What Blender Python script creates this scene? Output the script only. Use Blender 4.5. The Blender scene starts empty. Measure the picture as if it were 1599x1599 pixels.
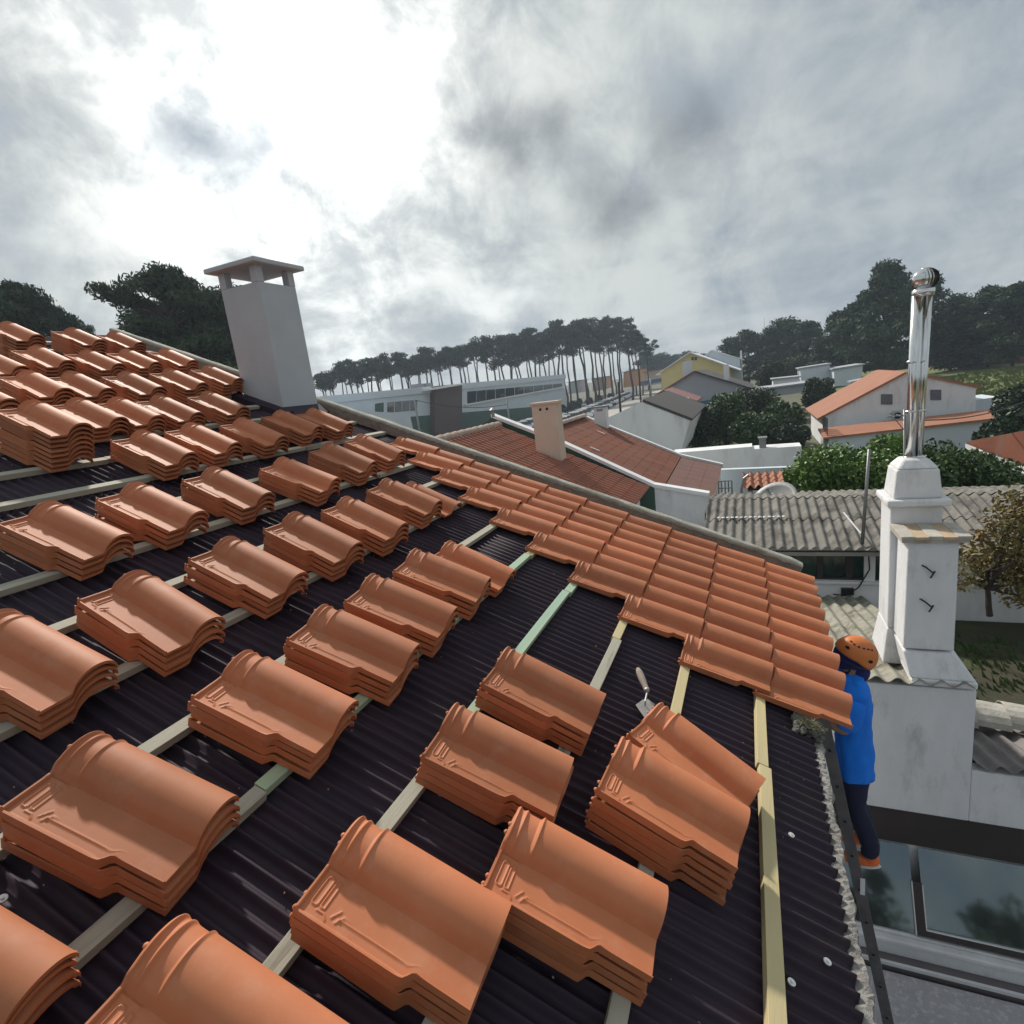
import bpy, math, random
import numpy as np
from mathutils import Vector, Matrix, Euler
random.seed(7); RNG = np.random.default_rng(7)
S = bpy.context.scene
C = S.collection
PI = math.pi
# ------------------------------------------------------------------ camera
CW = np.array([-2.91007, 0.39606, 1.79640])
RW = np.array([[0.3807133591881806, -0.9170152182086385, -0.11891353038832203],
               [-0.24139035927446417, 0.025579076359893538, -0.9700909263063539],
               [0.8926298407430688, 0.3980311550950977, -0.21162033689762838]])   # right, down, forward
FPX = 864.70
cam_d = bpy.data.cameras.new('camera'); cam = bpy.data.objects.new('camera', cam_d); C.objects.link(cam)
cam.matrix_world = Matrix(((RW[0][0], -RW[1][0], -RW[2][0], CW[0]), (RW[0][1], -RW[1][1], -RW[2][1], CW[1]),
                           (RW[0][2], -RW[1][2], -RW[2][2], CW[2]), (0, 0, 0, 1)))
cam_d.sensor_fit = 'HORIZONTAL'; cam_d.sensor_width = 36.0; cam_d.lens = 36.0 * FPX / 1599.0
cam_d.clip_start = 0.05; cam_d.clip_end = 6000
S.camera = cam
S.view_settings.view_transform = 'Standard'; S.view_settings.look = 'None'
S.view_settings.exposure = 0.0; S.view_settings.gamma = 1.0

def ray(x, y):
    return RW.T @ np.array([(x - 800) / FPX, (y - 800) / FPX, 1.0])
def at(x, y, ax, c):                       # the world point where a line of sight meets the plane ax = c
    d = ray(x, y); i = 'XYZ'.index(ax); return CW + (c - CW[i]) / d[i] * d
def dep(x, y, k): return CW + k * ray(x, y)
AL = 0.37317; CA, SA = math.cos(AL), math.sin(AL)
def rf(a, s, h=0.0):                       # roof coordinates -> world
    return np.array([a, s * CA - h * SA, s * SA + h * CA])
ROOF_M = Matrix(((1, 0, 0), (0, CA, -SA), (0, SA, CA))).to_4x4()
GZ = -4.8

# ------------------------------------------------------------------ sky and sun
SUN = ray(260, -380); SUN = SUN / np.linalg.norm(SUN)
SUN_EL = math.asin(SUN[2]); SUN_AZ = math.atan2(SUN[1], SUN[0])
sun_d = bpy.data.lights.new('sun', 'SUN'); sun = bpy.data.objects.new('sun', sun_d); C.objects.link(sun)
sun_d.energy = 4.2; sun_d.angle = math.radians(3); sun_d.color = (1.0, 0.93, 0.83)
sun.rotation_euler = Vector((-SUN[0], -SUN[1], -SUN[2])).to_track_quat('-Z', 'Y').to_euler()
world = bpy.data.worlds.new('World'); S.world = world; world.use_nodes = True
def build_sky():
    nt = world.node_tree; N = nt.nodes; L = nt.links; N.clear()
    def n(t, **k):
        o = N.new(t)
        for a, b in k.items(): setattr(o, a, b)
        return o
    def val(x):
        v = n('ShaderNodeValue'); v.outputs[0].default_value = x; return v.outputs[0]
    def math_(op, a, b=None, c=None, clamp=False):
        m = n('ShaderNodeMath', operation=op, use_clamp=clamp)
        for i, q in enumerate((a, b, c)):
            if q is None: continue
            if isinstance(q, (int, float)): m.inputs[i].default_value = q
            else: L.new(q, m.inputs[i])
        return m.outputs[0]
    def mix(f, a, b):
        m = n('ShaderNodeMix', data_type='RGBA')
        for s, q in ((m.inputs[0], f), (m.inputs[6], a), (m.inputs[7], b)):
            if isinstance(q, tuple): s.default_value = (*q, 1)
            elif isinstance(q, (int, float)): s.default_value = q
            else: L.new(q, s)
        return m.outputs[2]
    def sm(x, a, b):
        m = n('ShaderNodeMapRange', interpolation_type='SMOOTHSTEP'); L.new(x, m.inputs[0])
        m.inputs[1].default_value = a; m.inputs[2].default_value = b; return m.outputs[0]
    tc = n('ShaderNodeTexCoord'); D = tc.outputs['Generated']
    sky = n('ShaderNodeTexSky', sky_type='NISHITA'); sky.sun_disc = False
    sky.sun_elevation = SUN_EL; sky.sun_rotation = math.pi / 2 - SUN_AZ
    sky.air_density = 1.2; sky.dust_density = 1.5; sky.ozone_density = 2.0
    sep = n('ShaderNodeSeparateXYZ'); L.new(D, sep.inputs[0])
    z = math_('MAXIMUM', sep.outputs[2], 0.0)
    zz = math_('ADD', z, 0.16)
    px = math_('DIVIDE', sep.outputs[0], zz); py = math_('DIVIDE', sep.outputs[1], zz)
    cb = n('ShaderNodeCombineXYZ'); L.new(px, cb.inputs[0]); L.new(py, cb.inputs[1])
    def noise(vec, sc, det, rough, dist=0.0, off=(0, 0, 0)):
        mp = n('ShaderNodeMapping'); mp.inputs[1].default_value = off; L.new(vec, mp.inputs[0])
        t = n('ShaderNodeTexNoise'); t.inputs['Scale'].default_value = sc; t.inputs['Detail'].default_value = det
        t.inputs['Roughness'].default_value = rough; t.inputs['Distortion'].default_value = dist
        L.new(mp.outputs[0], t.inputs['Vector']); return t
    n1 = noise(cb.outputs[0], 1.05, 9, 0.58, 0.25, (3.1, 1.7, 0)).outputs[0]
    n2 = noise(D, 9.0, 8, 0.62, 0.35, (8.3, 2.2, 1)).outputs[0]
    nw = noise(D, 9.0, 6, 0.62)
    # angular distance to the sun
    def near(px_, py_, warp=0.0):
        d = ray(px_, py_); d = d / np.linalg.norm(d)
        src = D
        if warp:
            sb = n('ShaderNodeVectorMath', operation='SUBTRACT'); L.new(nw.outputs['Color'], sb.inputs[0]); sb.inputs[1].default_value = (.5, .5, .5)
            sc = n('ShaderNodeVectorMath', operation='SCALE'); L.new(sb.outputs[0], sc.inputs[0]); sc.inputs['Scale'].default_value = warp
            ad = n('ShaderNodeVectorMath', operation='ADD'); L.new(D, ad.inputs[0]); L.new(sc.outputs[0], ad.inputs[1]); src = ad.outputs[0]
        s2 = n('ShaderNodeVectorMath', operation='DISTANCE'); L.new(src, s2.inputs[0]); s2.inputs[1].default_value = tuple(d)
        return s2.outputs['Value']
    def gauss(dist, sig):
        return math_('EXPONENT', math_('MULTIPLY', math_('MULTIPLY', dist, dist), -1.0 / (2 * sig * sig)))
    ds = near(390, -10)
    g_core = gauss(ds, 0.17); g_wide = gauss(ds, 0.40)
    # cloud brightness
    cloud = math_('ADD', math_('MULTIPLY', n1, .62), math_('MULTIPLY', n2, .60))             # about 0.4..0.85
    t = sm(cloud, 0.49, 0.74)
    vw = gauss(ds, 0.50)
    base = mix(vw, (0.53, 0.575, 0.58), (0.80, 0.83, 0.79))
    dark = mix(vw, (0.33, 0.385, 0.43), (0.56, 0.60, 0.60))
    col = mix(t, dark, base)
    skyb = n('ShaderNodeVectorMath', operation='SCALE'); L.new(sky.outputs[0], skyb.inputs[0]); skyb.inputs['Scale'].default_value = 0.065
    gaps = math_('SUBTRACT', 1.0, sm(cloud, 0.42, 0.56))
    col = mix(math_('MULTIPLY', gaps, 0.55), col, mix(0.6, skyb.outputs[0], (0.17, 0.25, 0.37)))
    glow = n('ShaderNodeVectorMath', operation='SCALE'); glow.inputs[0].default_value = (1.0, 1.0, 0.97)
    amt = math_('MULTIPLY', g_core, math_('ADD', math_('MULTIPLY', t, 0.95), 0.18))
    for gx, gy, gs, ga in ((520, 340, .13, .42), (330, 330, .10, .25), (600, 60, .10, .26), (270, 70, .10, .22), (480, 480, .10, .22), (780, 470, .05, .18)):
        amt = math_('ADD', amt, math_('MULTIPLY', gauss(near(gx, gy, .16), gs), math_('MULTIPLY', math_('ADD', t, .25), ga)))
    L.new(amt, glow.inputs['Scale'])
    ad = n('ShaderNodeVectorMath', operation='ADD'); L.new(col, ad.inputs[0]); L.new(glow.outputs[0], ad.inputs[1])
    fin = ad.outputs[0]
    GREY, BLUE = (0.20, 0.225, 0.255), (0.235, 0.30, 0.385)
    for (bx, by, sg, am, wp, cc) in ((752, 222, .026, .55, .10, GREY), (805, 228, .030, .70, .10, GREY), (868, 205, .028, .65, .10, GREY), (1045, 205, .030, .45, .10, GREY), (1098, 196, .030, .65, .10, GREY),
                                 (925, 290, .022, .40, .10, GREY), (955, 330, .030, .60, .11, GREY), (1005, 330, .022, .50, .10, GREY), (935, 362, .022, .35, .10, GREY), (760, 95, .040, .26, .20, GREY), (690, 75, .030, .18, .20, GREY),
                                 (270, 215, .035, .60, .13, BLUE), (340, 225, .040, .70, .13, BLUE), (420, 232, .030, .65, .13, BLUE), (570, 225, .040, .35, .22, BLUE), (610, 290, .02, .4, .1, GREY),
                                 (1130, 115, .045, .50, .13, BLUE), (1040, 125, .030, .40, .13, BLUE), (1290, 95, .050, .30, .2, BLUE), (1570, 120, .09, .35, .2, BLUE), (15, 380, .04, .5, .15, BLUE), (90, 130, .05, .30, .25, GREY),
                                 (700, 500, .05, .25, .15, BLUE), (830, 490, .025, .35, .1, BLUE), (1300, 420, .10, .30, .25, BLUE)):
        fin = mix(math_('MULTIPLY', gauss(near(bx, by, wp), sg), am), fin, cc)
    bg = n('ShaderNodeBackground'); L.new(fin, bg.inputs[0]); bg.inputs[1].default_value = 1.0
    out = n('ShaderNodeOutputWorld'); L.new(bg.outputs[0], out.inputs[0])
build_sky()

# ------------------------------------------------------------------ materials
MATS = {}
def mat(name, col, rough=0.7, col2=None, nscale=3.0, namt=1.0, bump=0.0, bscale=40.0, metal=0.0, spec=0.5, stain=None,
        stscale=1.2, stpos=(0.5, 0.7), stretch=None, objrand=0.0, coord='Object', detail=5):
    if name in MATS: return MATS[name]
    m = bpy.data.materials.new(name); m.use_nodes = True; MATS[name] = m
    nt = m.node_tree; N = nt.nodes; L = nt.links; B = N['Principled BSDF']
    B.inputs['Roughness'].default_value = rough; B.inputs['Metallic'].default_value = metal
    B.inputs['Specular IOR Level'].default_value = spec
    tc = N.new('ShaderNodeTexCoord'); vec = tc.outputs[coord]
    if stretch:
        mp = N.new('ShaderNodeMapping'); mp.inputs['Scale'].default_value = stretch; L.new(vec, mp.inputs[0]); vec = mp.outputs[0]
    oi = N.new('ShaderNodeObjectInfo')
    ad = N.new('ShaderNodeVectorMath'); ad.operation = 'ADD'; L.new(vec, ad.inputs[0])
    ml = N.new('ShaderNodeMath'); ml.operation = 'MULTIPLY'; L.new(oi.outputs['Random'], ml.inputs[0]); ml.inputs[1].default_value = 37.0
    L.new(ml.outputs[0], ad.inputs[1]); vec = ad.outputs[0]
    def noise(sc, det=detail, r=0.6):
        t = N.new('ShaderNodeTexNoise'); t.inputs['Scale'].default_value = sc; t.inputs['Detail'].default_value = det
        t.inputs['Roughness'].default_value = r; L.new(vec, t.inputs['Vector']); return t.outputs[0]
    def mixc(f, a, b, mode='MIX'):
        x = N.new('ShaderNodeMix'); x.data_type = 'RGBA'; x.blend_type = mode
        for s, q in ((x.inputs[0], f), (x.inputs[6], a), (x.inputs[7], b)):
            if isinstance(q, tuple): s.default_value = (*q, 1)
            elif isinstance(q, (int, float)): s.default_value = q
            else: L.new(q, s)
        return x.outputs[2]
    def mr(x, a, b, c=0.0, d=1.0):
        r = N.new('ShaderNodeMapRange'); L.new(x, r.inputs[0])
        for i, q in enumerate((a, b, c, d)): r.inputs[i + 1].default_value = q
        return r.outputs[0]
    c2 = col2 if col2 else tuple(x * 0.78 for x in col)
    out = mixc(mr(noise(nscale), 0.32, 0.68, 0, namt), col, c2)
    if stain:
        out = mixc(mr(noise(stscale, 8, 0.7), stpos[0], stpos[1]), out, stain)
    if objrand:
        out = mixc(1.0, out, mixc(oi.outputs['Random'], (1 - objrand,) * 3, (1 + objrand * .6, 1 + objrand * .4, 1 + objrand * .3)), 'MULTIPLY')
    L.new(out, B.inputs['Base Color'])
    if bump:
        b = N.new('ShaderNodeBump'); b.inputs['Strength'].default_value = bump; b.inputs['Distance'].default_value = 0.02
        L.new(noise(bscale, 6, 0.65), b.inputs['Height']); L.new(b.outputs[0], B.inputs['Normal'])
    return m
M_TILE = mat('terracotta_glaze', (0.50, 0.180, 0.082), 0.62, (0.44, 0.150, 0.066), 5.0, 1.0, 0.06, 300.0, spec=0.38, objrand=0.20,
             stain=(0.50, 0.225, 0.130), stscale=9.0, stpos=(0.52, 0.78))
M_SHEET = mat('bitumen_sheet', (0.040, 0.025, 0.041), 0.66, (0.026, 0.016, 0.028), 2.2, 1.0, 0.05, 260.0, spec=0.30, stain=(0.050, 0.038, 0.040), stscale=3.0, stpos=(0.56, 0.80))
M_WOODG = mat('treated_batten_green', (0.42, 0.52, 0.34), 0.72, (0.33, 0.46, 0.36), 4.0, 1.0, 0.15, 60.0, stain=(0.22, 0.19, 0.12), stscale=3.0, stpos=(0.60, 0.72), stretch=(0.25, 3, 3))
M_WOODY = mat('treated_batten_yellow', (0.60, 0.50, 0.27), 0.72, (0.50, 0.42, 0.24), 4.0, 1.0, 0.15, 60.0, stain=(0.25, 0.18, 0.10), stscale=3.5, stpos=(0.60, 0.72), stretch=(0.25, 3, 3))
M_WOODW = mat('treated_batten_grey', (0.46, 0.42, 0.33), 0.8, (0.36, 0.35, 0.29), 3.0, 1.0, 0.2, 60.0, stain=(0.2, 0.17, 0.12), stscale=3.0, stpos=(0.58, 0.72), stretch=(0.25, 3, 3))
M_MORTAR = mat('rough_mortar', (0.34, 0.325, 0.305), 0.95, (0.22, 0.21, 0.20), 12.0, 1.0, 1.0, 45.0, stain=(0.17, 0.16, 0.15), stscale=5.0, stpos=(0.55, 0.7))
M_COPING = mat('weathered_coping', (0.46, 0.44, 0.38), 0.95, (0.33, 0.32, 0.28), 6.0, 1.0, 0.6, 50.0, stain=(0.24, 0.21, 0.15), stscale=2.0, stpos=(0.52, 0.7))
M_RENDER = mat('white_render', (0.74, 0.75, 0.77), 0.9, (0.66, 0.67, 0.69), 2.0, 1.0, 0.45, 30.0, stain=(0.43, 0.43, 0.42), stscale=1.5, stpos=(0.54, 0.76), stretch=(2.2, 2.2, 0.8))
M_RENDERC = mat('clean_white_render', (0.77, 0.785, 0.80), 0.9, (0.68, 0.69, 0.71), 0.6, 1.0, 0.1, 12.0, stain=(0.50, 0.50, 0.49), stscale=0.6, stpos=(0.54, 0.80), stretch=(1.5, 1.5, 0.5))
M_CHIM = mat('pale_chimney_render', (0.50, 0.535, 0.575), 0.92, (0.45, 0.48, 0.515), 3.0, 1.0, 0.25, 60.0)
M_CREAM = mat('cream_render', (0.62, 0.50, 0.40), 0.9, (0.55, 0.44, 0.36), 2.0, 1.0, 0.2, 20.0, stain=(0.35, 0.27, 0.2), stscale=1.5, stpos=(0.65, 0.8))
M_YELLOW = mat('yellow_render', (0.66, 0.56, 0.27), 0.9, (0.60, 0.51, 0.25), 0.6)
M_ORANGE = mat('orange_render', (0.62, 0.33, 0.17), 0.9, (0.55, 0.3, 0.16), 0.6)
M_GREYW = mat('blue_grey_render', (0.36, 0.38, 0.42), 0.9, (0.32, 0.34, 0.375), 0.4, stain=(0.42, 0.42, 0.44), stscale=0.5, stpos=(0.6, 0.7))
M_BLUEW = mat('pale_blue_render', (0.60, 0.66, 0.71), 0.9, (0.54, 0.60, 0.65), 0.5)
M_BLUEBAND = mat('blue_painted_band', (0.07, 0.17, 0.26), 0.8)
M_GREENW = mat('green_waterproof_paint', (0.045, 0.105, 0.075), 0.75, (0.035, 0.08, 0.06), 1.5, bump=0.1)
M_ROOF1 = mat('neighbour_clay_tile', (0.34, 0.125, 0.075), 0.75, (0.27, 0.10, 0.062), 1.3, 1.0, 0.1, 50.0, stain=(0.25, 0.13, 0.10), stscale=2.2, stpos=(0.5, 0.75))
M_ROOF2 = mat('flat_clay_tile', (0.215, 0.076, 0.045), 0.9, (0.155, 0.058, 0.038), 0.9, 1.0, 0.2, 30.0, spec=0.15, stain=(0.17, 0.10, 0.08), stscale=1.6, stpos=(0.45, 0.75), stretch=(1.2, .5, .5))
M_ROOF3 = mat('bright_clay_tile', (0.36, 0.155, 0.09), 0.85, (0.30, 0.125, 0.075), 0.8, 1.0, 0.1, 12.0)
M_DARKROOF = mat('dark_slate_roof', (0.06, 0.055, 0.055), 0.8)
M_ROOFRED = mat('faded_red_roof', (0.26, 0.12, 0.11), 0.8)
M_FIBRE = mat('fibre_cement', (0.24, 0.228, 0.205), 0.95, (0.15, 0.142, 0.128), 3.0, 1.0, 0.5, 25.0, stain=(0.06, 0.057, 0.05), stscale=2.6, stpos=(0.46, 0.66))
M_FIBRE2 = mat('lichened_fibre_cement', (0.34, 0.325, 0.275), 0.95, (0.22, 0.215, 0.17), 5.0, 1.0, 0.6, 30.0, stain=(0.11, 0.10, 0.07), stscale=4.0, stpos=(0.50, 0.65))
M_FIBRE3 = mat('worn_fibre_cement', (0.23, 0.21, 0.205), 0.95, (0.15, 0.135, 0.135), 4.0, 1.0, 0.6, 30.0, stain=(0.30, 0.28, 0.26), stscale=5.0, stpos=(0.62, 0.75))
M_LRIDGE = mat('pale_ridge_cement', (0.50, 0.47, 0.42), 0.95, (0.36, 0.34, 0.30), 5.0, 1.0, 0.6, 30.0, stain=(0.2, 0.18, 0.15), stscale=3.0, stpos=(0.55, 0.75))
M_STEEL = mat('stainless_steel', (0.72, 0.73, 0.74), 0.16, (0.66, 0.65, 0.62), 2.0, 1.0, 0.03, 6.0, metal=1.0)
M_METAL = mat('dull_grey_metal', (0.30, 0.30, 0.31), 0.5, metal=0.7)
M_LADDER = mat('grimy_aluminium', (0.13, 0.12, 0.12), 0.55, (0.075, 0.07, 0.075), 8.0, 1.0, 0.1, 60.0, metal=0.25)
M_BLACK = mat('black_plastic', (0.012, 0.012, 0.014), 0.5)
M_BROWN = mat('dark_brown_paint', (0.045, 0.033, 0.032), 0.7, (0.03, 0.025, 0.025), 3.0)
M_WFRAME = mat('white_frame_paint', (0.72, 0.72, 0.73), 0.5)
M_GLASS = mat('dark_window_glass', (0.02, 0.035, 0.035), 0.06, (0.015, 0.025, 0.03), 0.6, spec=0.9)
M_GREENGLASS = mat('green_window_glass', (0.012, 0.05, 0.04), 0.12, (0.006, 0.02, 0.018), 2.0, spec=0.7)
M_MIRROR = mat('reflective_glass', (0.24, 0.27, 0.27), 0.045, (0.19, 0.225, 0.23), 1.0, metal=0.85)
M_SHUTTER = mat('grey_shutter', (0.13, 0.14, 0.17), 0.7)
M_CORTEN = mat('brown_panel', (0.10, 0.065, 0.06), 0.8, (0.085, 0.055, 0.05), 0.4)
M_ASPHALT = mat('asphalt_paving', (0.075, 0.078, 0.082), 0.9, (0.06, 0.062, 0.065), 0.3, bump=0.1, bscale=8.0)
M_PAVE = mat('pale_paving', (0.42, 0.40, 0.36), 0.9, (0.36, 0.34, 0.31), 0.2, stain=(0.30, 0.29, 0.26), stscale=0.3, stpos=(0.5, 0.8))
M_SOIL = mat('dry_soil', (0.060, 0.052, 0.032), 1.0, (0.035, 0.036, 0.020), 0.8, 1.0, 0.8, 12.0, stain=(0.06, 0.08, 0.03), stscale=1.5, stpos=(0.5, 0.65))
M_GROUND = mat('scrub_ground', (0.13, 0.125, 0.085), 1.0, (0.08, 0.095, 0.05), 0.05, 1.0, 0.3, 2.0, stain=(0.17, 0.15, 0.11), stscale=0.03, stpos=(0.5, 0.7))
M_GRASS = mat('meadow_grass', (0.14, 0.17, 0.045), 1.0, (0.10, 0.13, 0.035), 0.25, 1.0, 0.9, 3.0, stain=(0.20, 0.19, 0.08), stscale=0.12, stpos=(0.5, 0.7))
M_BRICKP = mat('stacked_brick', (0.26, 0.105, 0.06), 0.95, (0.17, 0.07, 0.045), 1.5, 1.0, 0.6, 4.0, stain=(0.30, 0.24, 0.18), stscale=0.8, stpos=(0.6, 0.75))
M_PINE = mat('pine_needles', (0.045, 0.084, 0.030), 0.8, (0.024, 0.050, 0.022), 0.35, 1.0, coord='Object')
M_PINE2 = mat('far_pine_needles', (0.034, 0.060, 0.032), 0.85, (0.022, 0.042, 0.026), 0.3, 1.0)
M_BARK = mat('pine_bark', (0.070, 0.052, 0.042), 0.95, (0.045, 0.035, 0.030), 3.0)
M_LEAF = mat('citrus_leaf', (0.13, 0.24, 0.035), 0.5, (0.065, 0.145, 0.024), 1.2, 1.0, spec=0.5, stain=(0.14, 0.19, 0.03), stscale=1.0, stpos=(0.5, 0.65))
M_LEAFD = mat('dark_leaf', (0.030, 0.058, 0.020), 0.6, (0.020, 0.040, 0.016), 0.8)
M_LEAFM = mat('mid_green_leaf', (0.065, 0.120, 0.028), 0.6, (0.035, 0.075, 0.020), 0.7)
M_LEAFA = mat('autumn_leaf', (0.20, 0.155, 0.045), 0.7, (0.10, 0.10, 0.03), 1.6, 1.0, stain=(0.24, 0.12, 0.035), stscale=2.5, stpos=(0.5, 0.7))
M_SHIRT = mat('blue_cotton', (0.004, 0.21, 0.86), 0.85, (0.004, 0.16, 0.72), 6.0, bump=0.4, bscale=9.0)
M_NAVY = mat('navy_cloth', (0.012, 0.014, 0.05), 0.9, (0.008, 0.010, 0.035), 8.0, bump=0.4, bscale=14.0)
M_HOOD = mat('royal_navy_cloth', (0.012, 0.022, 0.16), 0.9, bump=0.4, bscale=30.0)
M_HELMET = mat('orange_helmet_shell', (0.66, 0.19, 0.045), 0.42, (0.60, 0.17, 0.04), 5.0)
M_SHOE = mat('orange_shoe', (0.75, 0.16, 0.03), 0.6)
M_SOLE = mat('white_sole', (0.7, 0.68, 0.65), 0.7)
M_SKIN = mat('skin', (0.30, 0.17, 0.11), 0.6)
M_TERRACE = mat('grey_patterned_pavers', (0.44, 0.42, 0.445), 0.9, (0.35, 0.335, 0.355), 9.0, 1.0, 0.8, 26.0, stain=(0.54, 0.52, 0.53), stscale=18.0, stpos=(0.5, 0.6))
M_TROWEL = mat('smeared_trowel_steel', (0.45, 0.44, 0.42), 0.5, (0.33, 0.32, 0.30), 40.0, metal=0.5, coord='Object')
M_HANDLE = mat('worn_wood_handle', (0.42, 0.36, 0.29), 0.8, (0.32, 0.27, 0.22), 30.0)
M_STRAW = mat('dried_moss', (0.26, 0.25, 0.17), 1.0, (0.15, 0.15, 0.09), 30.0)
M_HOLE = mat('dark_hole', (0.01, 0.01, 0.01), 0.9)
M_CARW = mat('white_car_paint', (0.84, 0.85, 0.86), 0.25, spec=0.6)
M_CARG = mat('silver_car_paint', (0.55, 0.57, 0.60), 0.3, spec=0.6)
M_CARD = mat('dark_car_paint', (0.035, 0.04, 0.05), 0.25, spec=0.6)
M_CARB = mat('blue_car_paint', (0.05, 0.10, 0.20), 0.25, spec=0.6)
M_TYRE = mat('tyre_rubber', (0.02, 0.02, 0.02), 0.9)

# ------------------------------------------------------------------ builders
def meshdata(name, V, F, m, smooth=False):
    me = bpy.data.meshes.new(name); me.from_pydata([tuple(map(float, v)) for v in V], [], F)
    for x in (m if isinstance(m, (list, tuple)) else [m]): me.materials.append(x)
    if smooth: me.polygons.foreach_set('use_smooth', [True] * len(me.polygons))
    me.update(); return me
class MB:
    def __init__(s): s.V = []; s.F = []; s.I = []; s.mi = 0
    def add(s, V, F):
        b = len(s.V); s.V += [tuple(map(float, v)) for v in V]; s.F += [tuple(i + b for i in f) for f in F]; s.I += [s.mi] * len(F); return s
    def box(s, lo, hi, M=None):
        x0, y0, z0 = lo; x1, y1, z1 = hi
        V = [(x0, y0, z0), (x1, y0, z0), (x1, y1, z0), (x0, y1, z0), (x0, y0, z1), (x1, y0, z1), (x1, y1, z1), (x0, y1, z1)]
        if M is not None: V = [tuple(M @ Vector(v)) for v in V]
        return s.add(V, [(0, 3, 2, 1), (4, 5, 6, 7), (0, 1, 5, 4), (1, 2, 6, 5), (2, 3, 7, 6), (3, 0, 4, 7)])
    def prism(s, P, d):                      # polygon P (3-D points) pushed along d
        P = [np.array(p, float) for p in P]; d = np.array(d, float); n = len(P)
        nn = np.zeros(3)
        for i in range(n): nn += np.cross(P[i], P[(i + 1) % n])
        if nn @ d > 0: P = P[::-1]
        return s.add(P + [p + d for p in P], [tuple(range(n)), tuple(range(2 * n - 1, n - 1, -1))] + [(i, i + n, (i + 1) % n + n, (i + 1) % n) for i in range(n)])
    def tube(s, p, q, r, r2=None, n=12, caps=True):
        p = np.array(p, float); q = np.array(q, float); r2 = r if r2 is None else r2
        d = q - p; d /= np.linalg.norm(d); u = np.cross(d, [0, 0, 1] if abs(d[2]) < .9 else [1, 0, 0]); u /= np.linalg.norm(u); v = np.cross(d, u)
        V = [p + r * (math.cos(2 * PI * i / n) * u + math.sin(2 * PI * i / n) * v) for i in range(n)] + [q + r2 * (math.cos(2 * PI * i / n) * u + math.sin(2 * PI * i / n) * v) for i in range(n)]
        F = [(i, (i + 1) % n, (i + 1) % n + n, i + n) for i in range(n)]
        if caps: F += [tuple(range(n - 1, -1, -1)), tuple(range(n, 2 * n))]
        return s.add(V, F)
    def path(s, pts, r, n=8):
        for a, b in zip(pts[:-1], pts[1:]): s.tube(a, b, r, n=n)
        return s
    def ball(s, c, r, n=12, m=8, sc=(1, 1, 1), jit=0.0):
        V = []; F = []
        for j in range(m + 1):
            for i in range(n):
                t = PI * j / m; ph = 2 * PI * i / n; k = 1 + (random.uniform(-jit, jit) if jit else 0)
                V.append((c[0] + k * r * sc[0] * math.sin(t) * math.cos(ph), c[1] + k * r * sc[1] * math.sin(t) * math.sin(ph), c[2] + k * r * sc[2] * math.cos(t)))
        for j in range(m):
            for i in range(n):
                F.append((j * n + i, (j + 1) * n + i, (j + 1) * n + (i + 1) % n, j * n + (i + 1) % n))
        return s.add(V, F)
    def grid(s, P):                          # P[j][i] points
        h, w = len(P), len(P[0]); V = [p for r in P for p in r]
        return s.add(V, [(j * w + i, j * w + i + 1, (j + 1) * w + i + 1, (j + 1) * w + i) for j in range(h - 1) for i in range(w - 1)])
    def build(s, name, m, parent=None, smooth=False, bevel=0.0, loc=None, sol=0.0):
        o0 = np.array(parent_world(parent)) if parent is not None else (np.array(loc, float) if loc is not None else np.zeros(3))
        V = (np.array(s.V) - o0).tolist()
        me = meshdata(name, V, s.F, m, smooth)
        if any(s.I): me.polygons.foreach_set('material_index', s.I)
        o = bpy.data.objects.new(name, me); C.objects.link(o)
        if parent is not None: o.parent = parent
        elif loc is not None: o.location = tuple(loc)
        if bevel:
            b = o.modifiers.new('bevel', 'BEVEL'); b.width = bevel; b.segments = 2; b.limit_method = 'ANGLE'
        if sol:
            b = o.modifiers.new('solid', 'SOLIDIFY'); b.thickness = sol; b.offset = -1
        return o
def parent_world(o):
    v = Vector((0, 0, 0))
    while o is not None: v = v + o.location; o = o.parent
    return tuple(v)
def tag(o, label, cat, group=None, kind=None):
    if label: o['label'] = label
    if cat: o['category'] = cat
    if group: o['group'] = group
    if kind: o['kind'] = kind
    return o
def thing(name, label, cat, loc, group=None):
    o = bpy.data.objects.new(name, None); C.objects.link(o); o.location = tuple(map(float, loc)); o.empty_display_size = 0.2
    return tag(o, label, cat, group)
def struct(mb, name, m): return tag(mb.build(name, m), None, None, kind='structure')
def copy_tree(o, parent=None):
    c = o.copy(); C.objects.link(c)
    if parent is not None: c.parent = parent
    for ch in [x for x in o.children]: copy_tree(ch, c)
    return c

# ------------------------------------------------------------------ ground
g = MB(); g.add([(-400, -2500, GZ), (3500, -2500, GZ), (3500, 2500, GZ), (-400, 2500, GZ)], [(0, 1, 2, 3)])
struct(g, 'ground', M_GROUND)
# pale pavement and road with the parked cars
g = MB(); P = [at(x, y, 'Z', GZ + .02) for x, y in ((1062, 700), (880, 700), (890, 665), (1000, 616), (1050, 606), (1040, 640))]
g.prism(P, (0, 0, -0.016)); struct(g, 'pavement', M_PAVE)
g = MB(); P = [at(x, y, 'Z', GZ + .012) for x, y in ((800, 700), (930, 690), (1012, 618), (990, 606), (845, 655), (780, 690))]
g.prism(P, (0, 0, -0.008)); struct(g, 'road', M_ASPHALT)
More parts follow.
